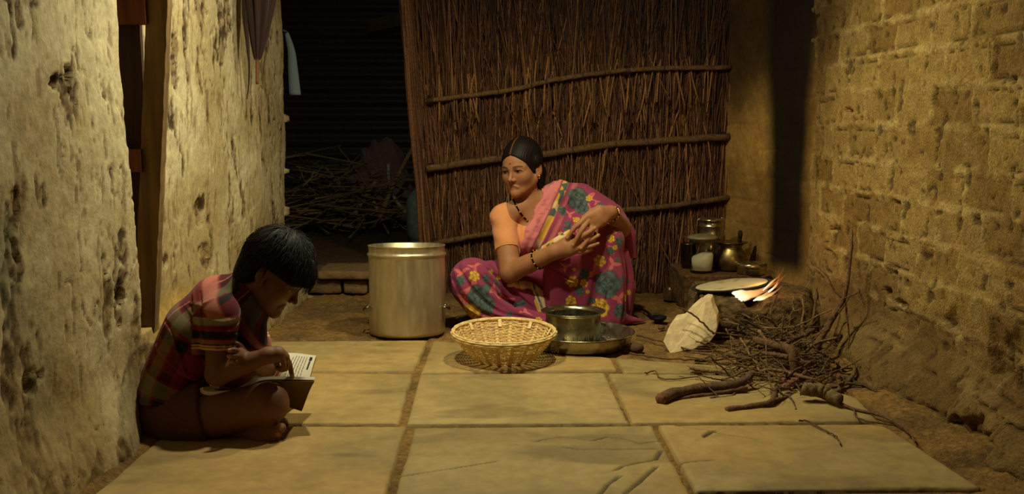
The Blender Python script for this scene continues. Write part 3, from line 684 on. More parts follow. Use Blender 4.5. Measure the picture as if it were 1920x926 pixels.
    S.chain([P(990, 560, 4.70), P(1100, 560, 4.70)], [.09, .09], .05); S.chain([pelv, waist, P(1030, 455, 4.86)], [.150, .125, .10], .04)
    S.chain([P(1140, 596, 4.52), P(1185, 600, 4.56), P(1214, 604, 4.60)], [.035, .018, .004], .02)
    S.chain([P(985, 512, 4.68), P(1035, 520, 4.66)], [.055, .055], .04)
    S.chain([P(1120, 460, 4.56), P(1078, 482, 4.57), P(1044, 502, 4.585)], [.05, .055, .052], .03); S.chain([P(1044, 502, 4.585), P(1046, 575, 4.585)], [.052, .05], .03)
    S.chain([P(1128, 468, 4.575), P(1085, 488, 4.59), P(1050, 505, 4.62)], [.050, .055, .05], .03); S.chain([P(1062, 500, 4.62), P(1060, 575, 4.615)], [.055, .055], .04); S.chain([P(960, 604, 4.56), P(1090, 606, 4.56)], [.032, .032], .03)
    # pleats and folds raised on the cloth
    folds = [([(852, 505), (872, 545), (920, 585), (1000, 600)], .010), ([(868, 495), (905, 540), (960, 580), (1020, 596)], .011), ([(890, 492), (930, 530), (975, 570), (1022, 592)], .010), ([(915, 495), (955, 530), (990, 565), (1026, 590)], .010),
             ([(940, 512), (970, 535), (1000, 560), (1028, 588)], .009), ([(850, 530), (878, 575), (930, 598), (985, 606)], .009),
             ([(1085, 590), (1100, 560), (1112, 500), (1122, 452)], .009), ([(1030, 588), (1060, 580), (1090, 588)], .012), ([(1022, 592), (1060, 592), (1085, 600)], .010), ([(1150, 440), (1163, 500), (1166, 560), (1160, 605)], .008), ([(1175, 470), (1184, 520), (1178, 580)], .010),
             ([(1010, 545), (1022, 570), (1026, 592)], .009), ([(985, 600), (1030, 606), (1070, 604)], .012), ([(1055, 520), (1075, 545), (1060, 580)], .006)]
    for pp, r in folds:
        q = bez([list(a)+[0] for a in pp], 14)[:, :2]; h = [S.hit(*a) for a in q]; h = [a for a in h if a is not None]
        if len(h) > 3:
            h = np.array(h); h[:, 1] += r*0.35; S.chain(list(h), list(r*np.sin(np.linspace(.5, 2.7, len(h)))), r*1.6)
    for pp, r in [([(860, 502), (888, 545), (935, 584), (1005, 599)], .007), ([(880, 494), (918, 536), (968, 575), (1020, 594)], .008), ([(903, 494), (944, 530), (985, 568), (1024, 590)], .008), ([(1028, 530), (1026, 560), (1028, 585)], .009), ([(848, 522), (866, 560), (915, 592), (985, 603)], .007),
                  ([(1098, 590), (1112, 555), (1118, 500)], .006), ([(1045, 592), (1075, 586), (1100, 592)], .007), ([(1158, 450), (1170, 510), (1172, 560), (1168, 600)], .006), ([(1140, 540), (1136, 575), (1140, 604)], .005), ([(1030, 500), (1060, 520), (1080, 530)], .004)]:
        q = bez([list(a)+[0] for a in pp], 16)[:, :2]; h = [S.hit(*a) for a in q]; h = [a for a in h if a is not None]
        if len(h) > 3: S.chain(h, list(1.45*r*np.sin(np.linspace(.3, 2.8, len(h)))+.0006), r*1.1, 's')
    X, Y, Z = S.ax[0][:, None, None], S.ax[1][None, :, None], S.ax[2][None, None, :]
    S.d = np.maximum(S.d, 0.004-Z).astype(np.float32)
    sv, sf = S.mesh(); c = np.tile(SARI, (len(sv), 1))*(0.88+0.24*fbm(sv, 12, 3, 3))[:, None]
    leafs = [(863, 512, 15), (887, 540, 22), (872, 560, 20), (912, 590, 18), (925, 540, 15), (945, 560, 15), (1118, 510, 20), (1160, 560, 18), (1150, 495, 14), (1105, 585, 14), (1060, 500, 10), (1075, 580, 14), (890, 500, 12), (1172, 495, 10), (985, 585, 13), (1150, 465, 10)]
    fls = [(863, 526, 10, 't'), (891, 516, 11, 'y'), (898, 553, 22, 't'), (912, 572, 15, 't'), (916, 582, 10, 't'), (932, 529, 8, 't'), (912, 522, 8, 't'), (882, 588, 21, 'y'), (920, 512, 7, 'y'), (935, 520, 5, 'y'), (968, 575, 10, 't'), (950, 566, 6, 't'), (955, 590, 7, 't'),
           (1077, 505, 4, 'y'), (1095, 514, 11, 't'), (1076, 527, 11, 'y'), (1095, 531, 8, 'y'), (1087, 545, 10, 't'), (1102, 547, 4, 'y'), (1070, 564, 10, 'y'), (1125, 489, 12, 'y'), (1138, 533, 27, 't'), (1124, 577, 19, 'y'), (1164, 583, 15, 't'), (1145, 470, 8, 't'),
           (1145, 447, 8, 'y'), (1161, 453, 10, 't'), (1153, 464, 5, 'y'), (1158, 488, 5, 't'), (1168, 520, 6, 't'), (1176, 527, 5, 't'), (1165, 530, 4, 't'), (1190, 504, 7, 't'), (1172, 558, 7, 'y'), (1108, 562, 7, 't'), (1153, 435, 4, 'y'), (1178, 548, 5, 'y'), (1010, 600, 7, 'y')]
    sc = lambda p: np.linalg.norm(p-CAM)/FPX
    for i, (a, b, r) in enumerate(leafs):
        q = S.hit(a, b)
        if q is not None: paint_flower(c, sv, q, S.normal(q), r*sc(q)*0.75, 'leaf', ph=i*1.3)
    for i, (a, b, r, k) in enumerate(fls):
        q = S.hit(a, b)
        if q is not None: paint_flower(c, sv, q, S.normal(q), r*sc(q), 'teal' if k == 't' else 'yel', ph=i*0.9)
    for i in rng.choice(len(sv), 26, False):                          # the print goes on round the back
        if sv[i, 1] > 4.82: paint_flower(c, sv, sv[i], S.normal(sv[i]), rng.uniform(.015, .05), 'teal' if rng.random() < .5 else 'yel', ph=i)
    mk('sari_skirt', sv, sf, M_cloth, t, c)
    # ---- cream border end lying in the lap
    q = [S.hit(a, b) for a, b in [(962, 534), (985, 533), (1003, 545), (1008, 565), (1014, 584)]]
    q = np.array([a for a in q if a is not None]); Bp = Vol(q.min(0)-.07, q.max(0)+.07, .003)
    for dx, r in ((0, .014), (.02, .016), (.042, .013), (-.018, .010)):
        w_ = np.linspace(.5, 1, len(q))[::-1, None]; Bp.chain(list(q+np.array([[dx, 0.004, .004-0.3*abs(dx)]])*w_), list(r*np.linspace(1.0, .55, len(q))), .006)
    pv, pf = Bp.mesh(); pc = np.tile(CREAM, (len(pv), 1)); s_ = pv[:, 0]+0.35*pv[:, 2]+.012*fbm(pv, 20, 2, 3)
    pc = mix(pc, FL_TEAL, ss(.25, .6, np.sin(s_*190))*ss(.3, .6, fbm(pv, 25, 2, 9))); pc = mix(pc, FL_YEL, ss(.4, .8, np.sin(s_*120+2.5))*0.9)
    mk('sari_border', pv, pf, M_cloth, t, pc)
    q = bez([P(980, 494, 4.56), P(1006, 477, 4.525), P(1036, 457, 4.48), P(1068, 438, 4.458)], 14); Bq = Vol(q.min(0)-.04, q.max(0)+.04, .0025); Bq.chain(list(q), list(np.linspace(.012, .009, 14)), .004); Bq.chain(list(q+[0, .02, .004]), .012, .006)
    pv, pf = Bq.mesh(); pc = np.tile(CREAM, (len(pv), 1)); pc = mix(pc, FL_YEL, ss(.55, .62, fbm(pv, 22, 2, 4))); pc = mix(pc, FL_TEAL, ss(.66, .68, fbm(pv, 40, 2, 14))); mk('sari_border', pv, pf, M_cloth, t, pc)
    # ---- sari, upper drape over the left shoulder and arm
    U = Vol((0.0, 4.40, 0.28), (0.80, 5.2, 0.80), 0.003); torso(U, .016)
    U.chain([sh_l, el_l*.92+sh_l*.08], [.066, .056], .03); U.chain([P(1048, 362, 4.80), P(1090, 366, 4.83), P(1140, 392, 4.80)], [.050, .056, .046], .03)
    U.chain([P(1150, 400, 4.74), P(1176, 440, 4.74), P(1180, 500, 4.76)], [.046, .042, .036], .03); U.chain([P(1100, 440, 4.74), P(1130, 480, 4.74)], [.10, .08], .04)
    U.chain([P(1040, 470, 4.74), P(1050, 520, 4.74)], [.09, .09], .04)
    def lined(p0, p1):                                                # signed distance to a slanted plane through two pixels
        a = P(*p0); b = P(*p1); return a, b
    band = [([(1052, 343), (1020, 395), (985, 450), (976, 484)], .016), ([(1062, 345), (1036, 392), (1002, 448), (990, 486)], .013), ([(1075, 352), (1050, 400), (1022, 450), (1003, 488)], .010), ([(1040, 345), (1008, 392), (976, 446), (970, 474)], .014),
            ([(1096, 366), (1070, 415), (1050, 455)], .008), ([(1120, 376), (1085, 400), (1062, 425)], .007)]
    for pp, r in band:
        qq = bez([list(a)+[0] for a in pp], 14)[:, :2]; h = [U.hit(*a) for a in qq]; h = [a for a in h if a is not None]
        if len(h) > 3: h = np.array(h); h[:, 1] += r*.5; U.chain(list(h), r, r*1.0)
    X, Y, Z = U.ax[0][:, None, None], U.ax[1][None, :, None], U.ax[2][None, None, :]
    a, b = P(1031, 336, 4.74), P(962, 478, 4.70); dx, dz = b[0]-a[0], b[2]-a[2]; Ln = math.hypot(dx, dz); nx, nz = dz/Ln, -dx/Ln
    edge = (X-a[0])*nx+(Z-a[2])*nz+0.006*np.sin(Z*70)
    edge_b = (P(1015, 350, 4.8)[0]-X)                                 # behind the neck the cloth falls straight
    e2 = np.where(Y < 4.86, edge, edge_b)
    a3, b3 = P(970, 486, 4.6), P(1075, 425, 4.6)
    low = (P(1000, 500, 4.7)[2]-Z)
    U.d = np.maximum.reduce([U.d, e2+0*U.d, np.where((X < P(1010, 450, 4.7)[0]), low, -1)+0*U.d]).astype(np.float32)
    # leave room for the lower left forearm and hand in front
    uv, uf = U.mesh(); c = np.tile(SARI, (len(uv), 1))*(0.9+0.2*fbm(uv, 12, 3, 5))[:, None]
    e = -((uv[:, 0]-a[0])*nx+(uv[:, 2]-a[2])*nz)+.006*(fbm(uv, 14, 2, 6)-.5); fr = uv[:, 1] < 4.9
    c = mix(c, SALMON, ss(.062, .052, e)*fr*.95); c = mix(c, SARI, 0.45*ss(.55, .62, fbm(uv*[1, 1, 2], 30, 3, 8))*(e < .06)*fr)
    st = ss(.060, .064, e)*ss(.094, .088, e)*fr; c = mix(c, CREAM, st); c = mix(c, FL_YEL, st*ss(.45, .55, fbm(uv, 11, 2, 9))); c = mix(c, FL_TEAL, st*ss(.60, .64, fbm(uv, 26, 2, 10)))
    c = mix(c, SALMON, 0.5*ss(.105, .115, e)*ss(.135, .128, e)*fr); c = mix(c, lin((96, 30, 50)), .6*ss(.004, .001, np.abs(e-.062))*fr)
    for i, (px, py, r, k) in enumerate([(1084, 372, 22, 't'), (1092, 390, 14, 't'), (1055, 395, 10, 't'), (1081, 412, 7, 'y'), (1064, 418, 6, 't'), (1060, 428, 5, 't'), (1068, 426, 4, 't'), (1125, 385, 8, 't'), (1105, 372, 7, 'y'), (1150, 420, 9, 't'), (1052, 440, 6, 'y')]):
        for j in (0, 1):
            q = U.hit(px+(j*13), py+j*6)
            if q is not None: paint_flower(c, uv, q, U.normal(q), r*sc(q)*(.8 if j else 1), 'leaf', ph=i*1.7+j) if j == 1 else None
        q = U.hit(px, py)
        if q is not None: paint_flower(c, uv, q, U.normal(q), r*sc(q), 'teal' if k == 't' else 'yel', ph=i*1.1)
    for i in rng.choice(len(uv), 14, False):
        if uv[i, 1] > 4.9: paint_flower(c, uv, uv[i], U.normal(uv[i]), rng.uniform(.015, .04), 'teal' if rng.random() < .5 else 'yel', ph=i)
    mk('sari_drape', uv, uf, M_cloth, t, c)
    # ---- ornaments
    def bangle(ctr, ax, R_, r_, n, cols, label):
        m = MB(); ax = ax/np.linalg.norm(ax); q = np.array(Vector((0, 0, 1)).rotation_difference(Vector(ax)).to_matrix())
        for i in range(n):
            th = i*2*math.pi/n; p = ctr+q@arr([R_*math.cos(th), R_*math.sin(th), 0]); v, f = lathe([(0.0001, -r_), (r_*.8, -r_*.6), (r_, 0), (r_*.8, r_*.6), (.0001, r_)], 6, p); m.add(v, f, cols[i % len(cols)])
        m.add(*ring(ctr, R_, r_*.55, 40, 6, ax), cols[0]); o = m.build('bangle', M_gold, t); o['label'] = label
    bl, gd = lin((16, 12, 10)), lin((230, 180, 80))
    k = .62; bangle(el_r*(1-k)+wr_r*k, wr_r-el_r, .0445, .0042, 32, [bl, bl, gd], 'black and gold bead bangle')
    k = .90; bangle(el_l*(1-k)+wr_l*k, wr_l-el_l, .034, .0046, 22, [gd, gd, bl], 'gold bangle')
    hh = [P(961, 371, 4.705)]+nk_pts; m = MB()
    hh = bez(np.array([h for h in hh if h is not None])-[0, .004, 0], 26)
    for i, p in enumerate(hh):
        r_ = .0042 if i % 6 else .0055; m.add(*lathe([(.0001, -r_), (r_*.8, -r_*.6), (r_, 0), (r_*.8, r_*.6), (.0001, r_)], 6, p), gd if i % 6 == 0 else bl)
    m.add(*tube(hh, .0016, 5), bl); m.build('necklace', M_gold, t)
    m = MB(); q = g(.0795, -.002, -.036); m.add(*lathe([(.0001, -.006), (.004, -.004), (.005, 0), (.004, .004), (.0001, .006)], 8, q), gd); m.add(*lathe([(.0001, -.004), (.003, -.002), (.003, .002), (.0001, .004)], 8, q-[0, 0, .010]), gd); m.build('earring', M_gold, t)
    m = MB(); q = g(0, .0905, .036); m.add(*lathe([(.0001, -.003), (.0028, -.001), (.0028, .001), (.0001, .003)], 8, q), lin((60, 12, 10))); m.build('bindi', M_cloth, t)
woman()
# ---------------------------------------------------------------- the boy
def boy():
    DY = 0.07
    Q = lambda x, y, Y: P(x, y, Y+DY)
    t = thing('person', Q(330, 830, 2.95)*[1, 1, 0], 'person in a red checked shirt sitting cross-legged by the wall, head bent over a book', 'person')
    V = Vol((-1.06, 2.72, 0.0), (-0.40, 3.34, 0.68), 0.0026)
    pelv, belly, chest, upper, nb = Q(322, 775, 2.98), Q(330, 700, 2.97), Q(372, 615, 2.965), Q(408, 566, 2.965), Q(452, 540, 2.965)
    shn, eln, wrn = Q(412, 588, 2.855), Q(408, 700, 2.83), Q(503, 666, 2.80)
    shf, elf, wrf = Q(448, 582, 3.085), Q(500, 688, 3.03), Q(464, 668, 2.875)
    def torso(V, off=0.0):
        V.chain([pelv, belly, chest, upper], [.088, .084, .088, .066], .02, off=off)
        for y, r in ((-.075, .066), (.075, .066)): V.chain([pelv+[0, y, 0], belly+[0, y*.8, 0], chest+[0, y*.8, 0]], [.085, .066, .074], .03, off=off)
        V.chain([shn, upper+[0, -.04, 0], upper+[0, .05, 0], shf], [.046, .055, .055, .046], .03, off=off)
    torso(V)
    V.chain([upper, nb, Q(476, 520, 2.965)], [.055, .042, .043], .02)
    V.chain([shn, eln], [.043, .034], .02); V.chain([eln, eln*.5+wrn*.5, wrn], [.035, .031, .021], .012)
    V.chain([shf, elf], [.043, .034], .02); V.chain([elf, elf*.5+wrf*.5, wrf], [.034, .030, .022], .012)
    # near hand, forefinger on the page
    V.chain([wrn, Q(520, 664, 2.805), Q(532, 670, 2.82)], [.021, .024, .017], .012); V.chain([wrn, Q(521, 664, 2.83), Q(533, 670, 2.85)], [.020, .023, .016], .012)
    finger(V, [Q(533, 668, 2.85), Q(541, 678, 2.865), Q(545, 692, 2.87), Q(548, 707, 2.872)], .0092, .0066)
    finger(V, [Q(534, 671, 2.835), Q(540, 682, 2.842), Q(536, 691, 2.842), Q(528, 692, 2.84)], .0092, .0070)
    finger(V, [Q(532, 673, 2.818), Q(537, 684, 2.822), Q(531, 693, 2.824), Q(523, 692, 2.824)], .0088, .0068)
    finger(V, [Q(529, 675, 2.800), Q(532, 685, 2.804), Q(526, 692, 2.806), Q(519, 690, 2.806)], .0080, .0062)
    finger(V, [Q(515, 672, 2.85), Q(520, 684, 2.86), Q(524, 692, 2.862)], .0095, .0075)
    # far hand folded round the near elbow
    V.chain([wrf, Q(450, 668, 2.815), Q(444, 668, 2.79)], [.022, .024, .018], .012)
    finger(V, [Q(448, 660, 2.80), Q(440, 656, 2.776), Q(430, 657, 2.768)], .0085, .0066)
    finger(V, [Q(448, 668, 2.795), Q(439, 667, 2.772), Q(429, 668, 2.766)], .0088, .0068)
    finger(V, [Q(450, 676, 2.797), Q(442, 677, 2.774), Q(432, 678, 2.768)], .0086, .0066)
    finger(V, [Q(454, 682, 2.800), Q(447, 684, 2.782), Q(440, 685, 2.776)], .0078, .006)
    finger(V, [Q(456, 656, 2.83), Q(450, 648, 2.83), Q(444, 644, 2.826)], .0092, .007)
    # legs crossed
    hn, kn, an = Q(318, 785, 2.90), Q(502, 756, 2.84), Q(400, 818, 2.93)
    hf, kf, af = Q(330, 785, 3.07), Q(528, 748, 3.16), Q(462, 808, 2.86)
    V.chain([hn, hn*.5+kn*.5-[0, .012, .004], kn], [.078, .072, .060], .02); V.chain([kn, kn*.5+an*.5, an], [.058, .054, .036], .015)
    V.chain([hf, hf*.5+kf*.5, kf], [.078, .070, .056], .02); V.chain([kf, kf*.5+af*.5, af], [.052, .048, .034], .015)
    V.chain([an, Q(440, 822, 3.02), Q(470, 822, 3.10)], [.034, .028, .02], .015)
    V.chain([af, Q(492, 812, 2.83), Q(512, 808, 2.81)], [.033, .030, .024], .015); V.chain([af, Q(488, 822, 2.82), Q(505, 824, 2.80)], [.028, .026, .018], .015)
    for (a, b, r) in [((514, 805), (527, 802), .0145), ((510, 814), (521, 815), .0110), ((506, 819), (517, 821), .0100), ((501, 823), (511, 826), .0092), ((496, 826), (505, 829), .0085)]:
        finger(V, [Q(a[0]-6, a[1], 2.81), Q(a[0], a[1], 2.803), Q(b[0], b[1], 2.80)], r*.9, r)
    # head
    pit = math.radians(38); fw = arr([math.cos(pit), -0.10, -math.sin(pit)]); R = frame(fw, (math.sin(pit), -0.05, math.cos(pit))); hs = 0.97
    ho = Q(514, 511, 2.965)
    g = head(V, ho, R, hs, jaw=.95, fem=1.0)
    v, f = V.mesh(); L = (v-ho)@R.T/hs
    sk = lin((116, 77, 50)); c = np.tile(sk, (len(v), 1))*(0.92+0.16*fbm(v, 30, 3, 3))[:, None]
    hm = (np.abs(L[:, 0]) < .09) & (L[:, 1] > 0.03) & (L[:, 2] > -.13) & (L[:, 2] < .1)
    c[hm] = lips_eyes_paint(c[hm], L[hm], sk, lin((104, 58, 46)), .95, 0.0)
    for p in [(430, 657), (429, 668), (432, 678), (527, 802), (521, 815), (548, 706)]:
        q = V.hit(p[0], p[1])
        if q is not None: m = ss(.009, .005, np.linalg.norm(v-q, axis=1)); c = mix(c, lin((186, 138, 106)), 0.65*m)
    mk('body', v, f, M_skin, t, c)
    # ---- hair: thick mop with a whorl at the crown
    H = Vol(ho-[.2, .16, .2], ho+[.2, .16, .2], 0.003)
    H.ball(g(0, -.010, .046), arr([.088, .112, .098])*hs, .01, R=R); H.ball(g(0, .058, .042), arr([.076, .054, .050])*hs, .03, R=R); H.ball(g(0, -.062, -.022), arr([.070, .050, .066])*hs, .03, R=R); H.ball(g(0, -.062, -.07), arr([.05, .03, .04])*hs, .03, R=R)
    X, Y, Z = H.ax[0][:, None, None], H.ax[1][None, :, None], H.ax[2][None, None, :]
    a = [((X-ho[0])*R[i][0]+(Y-ho[1])*R[i][1]+(Z-ho[2])*R[i][2])/hs for i in range(3)]
    face = np.maximum(a[1]-0.020, 0.024-a[2])                       # below the fringe and ahead of the ear: skin
    face = np.minimum(np.maximum(a[1]-0.112, -9), np.maximum(-(a[2]-0.026+0.04*ss(.02, -.03, a[1])), -0.02+0*a[0])*0+np.where(a[1] > -.035, 0.026-0.012*ss(.0, -.04, a[1])-a[2], -9)) if False else np.where(a[1] > -.030, 0.020+0.010*ss(.08, .11, a[1])-a[2], -.10-a[2])
    H.d = np.maximum(H.d, (face*hs).astype(np.float32)).astype(np.float32)
    hv, hfc = H.mesh(); hl = (hv-ho)@R.T/hs
    hn_ = hl/np.linalg.norm(hl, axis=1)[:, None]; cr = arr([0.0, -.055, .135])
    az = np.arctan2(hl[:, 0], hl[:, 1]-cr[1]); gr = 0.0030*(vn(np.stack([np.cos(az)*16, np.sin(az)*16, hl[:, 2]*8], 1), 1.0, 5)-.5)
    hv2 = hv+(hn_@R)*gr[:, None]
    hcol = lambda n_, s: np.tile(lin((20, 14, 10)), (n_, 1))*(0.6+0.9*vn(s, 1.0, 3))[:, None]
    m = MB(); m.add(hv2, hfc, hcol(len(hv2), np.stack([np.cos(az)*40, np.sin(az)*40, hl[:, 2]*10], 1)))
    idx = rng.choice(len(hl), 2200, False); wh = arr([.01, -.045, .145])
    for i in idx:
        p = hl[i].copy(); n0 = p-arr([0, 0, .03]); n0 /= np.linalg.norm(n0)
        d = p-wh; d = d-n0*(d@n0); dl = np.linalg.norm(d)
        if dl < 1e-4: continue
        d /= dl; d = d+np.cross(n0, d)*0.35+rng.normal(0, .10, 3); ln = rng.uniform(.022, .045)
        near = math.exp(-(dl/.028)**2); lift = 0.0015+0.016*near*rng.random()
        pts = [p-n0*.003]; q = p
        for k in range(1, 5):
            q = q+d*ln/4+n0*(lift/4 if k < 3 else -.0008); d = d-n0*.05*(1-near)
            pts.append(q+n0*.0015)
        pts = np.array(pts)
        if pts[-1][1] > .0 and pts[-1][2] < .004: continue
        w = np.array([ho+hs*(R.T@a_) for a_ in pts]); v_, f_ = tube(w, [.0008, .0007, .0003], 4, False); m.add(v_, f_, lin((22, 15, 11))*rng.uniform(.6, 1.5))
    m.build('hair', M_hair, t)
    # ---- shirt
    S = Vol((-1.06, 2.72, 0.06), (-0.52, 3.34, 0.60), 0.0028); torso(S, .010)
    S.chain([upper, nb], [.068, .052], .02)
    an_ = (eln-shn); Ln = np.linalg.norm(an_); an_ /= Ln; af_ = elf-shf; Lf = np.linalg.norm(af_); af_ /= Lf
    S.chain([shn, shn+an_*Ln*.62], [.056, .049], .015); S.chain([shf, shf+af_*Lf*.58], [.056, .050], .015)
    S.chain([Q(300, 745, 2.95), Q(332, 770, 2.90)], [.085, .07], .03)
    S.chain([Q(452, 560, 2.965), Q(486, 580, 2.965)], [.045, .030], .02); S.chain([Q(470, 580, 2.97), Q(470, 640, 2.97), Q(440, 690, 2.97)], [.045, .05, .06], .03)
    for pp, r in [([(300, 590), (330, 640), (345, 700)], .006), ([(285, 640), (330, 690), (390, 720)], .007), ([(390, 600), (420, 604), (445, 595)], .006), ([(388, 625), (415, 620), (446, 628)], .006), ([(345, 570), (370, 600), (385, 640)], .006), ([(275, 700), (320, 722), (370, 735)], .007), ([(400, 640), (425, 622), (447, 606)], .005), ([(330, 560), (372, 572), (400, 560)], .005), ([(362, 540), (368, 580), (378, 610)], .005)]:
        q = bez([list(a_)+[0] for a_ in pp], 12)[:, :2]; h = [S.hit(*a_) for a_ in q]; h = [a_ for a_ in h if a_ is not None]
        if len(h) > 3: S.chain(h, list(r*np.sin(np.linspace(.4, 2.7, len(h)))), r*1.5)
    for pp, r in [([(310, 600), (338, 650), (352, 700)], .005), ([(292, 660), (335, 702), (385, 728)], .005), ([(386, 612), (418, 611), (446, 604)], .005), ([(376, 548), (378, 590), (384, 625)], .004)]:
        q = bez([list(a_)+[0] for a_ in pp], 12)[:, :2]; h = [S.hit(*a_) for a_ in q]; h = [a_ for a_ in h if a_ is not None]
        if len(h) > 3: S.chain(h, list(r*np.sin(np.linspace(.4, 2.7, len(h)))+.0005), r*1.3, 's')
    X, Y, Z = S.ax[0][:, None, None], S.ax[1][None, :, None], S.ax[2][None, None, :]
    cutn = np.where(Y < 2.955, (X-shn[0])*an_[0]+(Y-shn[1])*an_[1]+(Z-shn[2])*an_[2]-.60*Ln, -1)
    nearm = ((X-(shn+an_*Ln*.8)[0])**2+(Y-(shn+an_*Ln*.8)[1])**2*1.4) < .0030
    cutn = np.where(nearm & (Z > eln[2]-.05) & (Z < shn[2]-.02), cutn, -1)
    neck = .046-np.sqrt((X-nb[0]-.03)**2+(Y-nb[1])**2+(Z-nb[2]-.035)**2)
    S.d = np.maximum.reduce([S.d, cutn+0*S.d, neck+0*S.d, (.10-Z)+0*S.d]).astype(np.float32)
    sv, sf = S.mesh()
    axis = np.array([pelv, belly, chest, upper, nb]); seg = []; L0 = 0; best = np.full(len(sv), 9.0); tt = np.zeros(len(sv))
    for a_, b_ in zip(axis[:-1], axis[1:]):
        e = b_-a_; l = np.linalg.norm(e); k = np.clip(((sv-a_)@e)/l**2, -.3 if L0 == 0 else 0, 1); d = np.linalg.norm(sv-a_-k[:, None]*e, axis=1)
        w_ = d < best; tt = np.where(w_, L0+k*l, tt); best = np.minimum(best, d); L0 += l
    phi = np.arctan2(sv[:, 1]-axis[2][1], -(sv[:, 0]-np.interp(sv[:, 2], axis[:, 2], axis[:, 0])))*0.10+.5
    tt = tt+.01*(fbm(sv, 8, 2, 2)-.5); phi = phi+.01*(fbm(sv, 8, 2, 4)-.5)
    RED, NAVY, GRN, PALE, MAR = lin((122, 34, 32)), lin((34, 26, 30)), lin((118, 112, 76)), lin((196, 120, 100)), lin((84, 24, 24))
    bt = (tt/.19+.1) % 1; bp = (phi/.155+.3) % 1
    def band(x):
        o = np.tile(RED, (len(x), 1)); o = mix(o, NAVY, ss(.40, .42, x)*ss(.60, .58, x)); o = mix(o, GRN, ss(.62, .64, x)*ss(.84, .82, x)); o = mix(o, MAR, ss(.84, .86, x)); return o
    c = band(bt)*0.55+band(bp)*0.55
    c = mix(c, PALE, .75*ss(L0-.085, L0-.07, tt)*ss(L0-.03, L0-.04, tt)); 
    seam = (sv-P(366, 600, 2.87+DY)); c = mix(c, PALE, .7*(np.abs(bp-.02) < .03)*(bt > .3))
    sa = (sv-shn)@an_/Ln; dn = np.linalg.norm(sv-shn-np.clip(sa, 0, 1)[:, None]*an_*Ln, axis=1)
    sfa = (sv-shf)@af_/Lf; dnf = np.linalg.norm(sv-shf-np.clip(sfa, 0, 1)[:, None]*af_*Lf, axis=1)
    for s_, d_ in ((sa, dn), (sfa, dnf)):
        on = (d_ < .075) & (s_ > .06) & (s_ < .7)
        cc = np.tile(RED*1.15, (len(sv), 1)); cc = mix(cc, PALE, ss(.10, .06, s_)); cc = mix(cc, GRN*1.25, ss(.06, .08, s_)*ss(.20, .18, s_)); cc = mix(cc, NAVY, ss(.27, .29, s_)*ss(.42, .40, s_)); cc = mix(cc, lin((150, 92, 66)), ss(.42, .44, s_))
        for lo_, hi_, k_ in ((.495, .515, NAVY), (.52, .54, lin((210, 180, 130))), (.545, .56, lin((140, 70, 50))), (.565, .595, lin((206, 176, 96)))): cc = mix(cc, k_, ((s_ > lo_) & (s_ < hi_))*1.0)
        c = np.where(on[:, None], cc, c)
    mk('shirt', sv, sf, M_cloth, t, c)
    # ---- shorts
    T = Vol((-1.06, 2.76, 0.0), (-0.55, 3.34, 0.30), 0.003)
    T.chain([pelv+[0, -.05, 0], pelv+[0, .07, 0]], [.098, .098], .02)
    for h_, k_ in ((hn, kn), (hf, kf)): T.chain([h_, h_*.62+k_*.38], [.094, .098], .03); T.chain([h_*.8+k_*.2-[0, 0, .03], h_*.66+k_*.34-[0, 0, .045]], [.08, .06], .03)
    T.chain([Q(290, 806, 2.92), Q(372, 812, 2.86)], [.035, .026], .02)
    X, Y, Z = T.ax[0][:, None, None], T.ax[1][None, :, None], T.ax[2][None, None, :]
    e = (kn-hn)/np.linalg.norm(kn-hn); q0 = Q(386, 770, 2.86); T.d = np.maximum.reduce([T.d, ((X-q0[0])*e[0]+(Z-q0[2])*e[2]*1.0)+0*T.d, (.003-Z)+0*T.d]).astype(np.float32)
    for pp, r in [([(300, 760), (340, 790), (384, 800)], .006), ([(310, 790), (350, 806), (382, 815)], .005)]:
        q = bez([list(a_)+[0] for a_ in pp], 12)[:, :2]; h = [T.hit(*a_) for a_ in q]; h = [a_ for a_ in h if a_ is not None]
        if len(h) > 3: T.chain(h, list(r*np.sin(np.linspace(.4, 2.7, len(h)))), r*1.5)
    tv, tf = T.mesh(); mk('shorts', tv, tf, M_cloth, t, np.tile(lin((92, 60, 38)), (len(tv), 1))*(.85+.3*fbm(tv, 20, 3, 5))[:, None])

    # ================= the schoolbook open in his lap
    bk = thing('book', Q(480, 740, 2.92), 'open soft-cover schoolbook with white printed pages on the lap of the reading person', 'book')
    n = 60
    E = bez([Q(374, 729, 2.84), Q(379, 738, 2.83), Q(398, 741, 2.825), Q(440, 736, 2.83), Q(475, 719, 2.85), Q(505, 711.5, 2.86), Q(590, 712, 2.87)], n)
    Sp = bez([Q(402, 748, 2.94), Q(440, 744, 2.96), Q(500, 748, 2.97), Q(566, 768, 2.97)], n)
    G = bez([Q(440, 690, 3.06), Q(480, 676, 3.07), Q(540, 664, 3.08), Q(593, 668, 3.08)], n)
    def half(A, B, name, mat, thick, paint, nv=40, bow=.012, par=None):
        u = np.linspace(0, 1, n); vv = np.linspace(0, 1, nv); g_ = A[:, None]*(1-vv)[None, :, None]+B[:, None]*vv[None, :, None]
        nr = np.cross(np.gradient(g_, axis=0), np.gradient(g_, axis=1)); nr /= np.linalg.norm(nr, axis=2)[..., None]+1e-9
        nr = np.where(nr[..., 2:3] < 0, -nr, nr); g_ = g_+nr*(bow*np.sin(vv*math.pi))[None, :, None]
        top = g_+nr*thick; V_ = np.concatenate([top.reshape(-1, 3), g_.reshape(-1, 3)]); k = n*nv; gi = grid(n, nv); F_ = [tuple(q) for q in gi]+[tuple(q[::-1]+k) for q in gi]
        I = np.arange(k).reshape(n, nv)
        for e_ in (I[0], I[-1][::-1], I[:, -1], I[:, 0][::-1]):
            for a_, b_ in zip(e_[:-1], e_[1:]): F_.append((a_, b_, b_+k, a_+k))
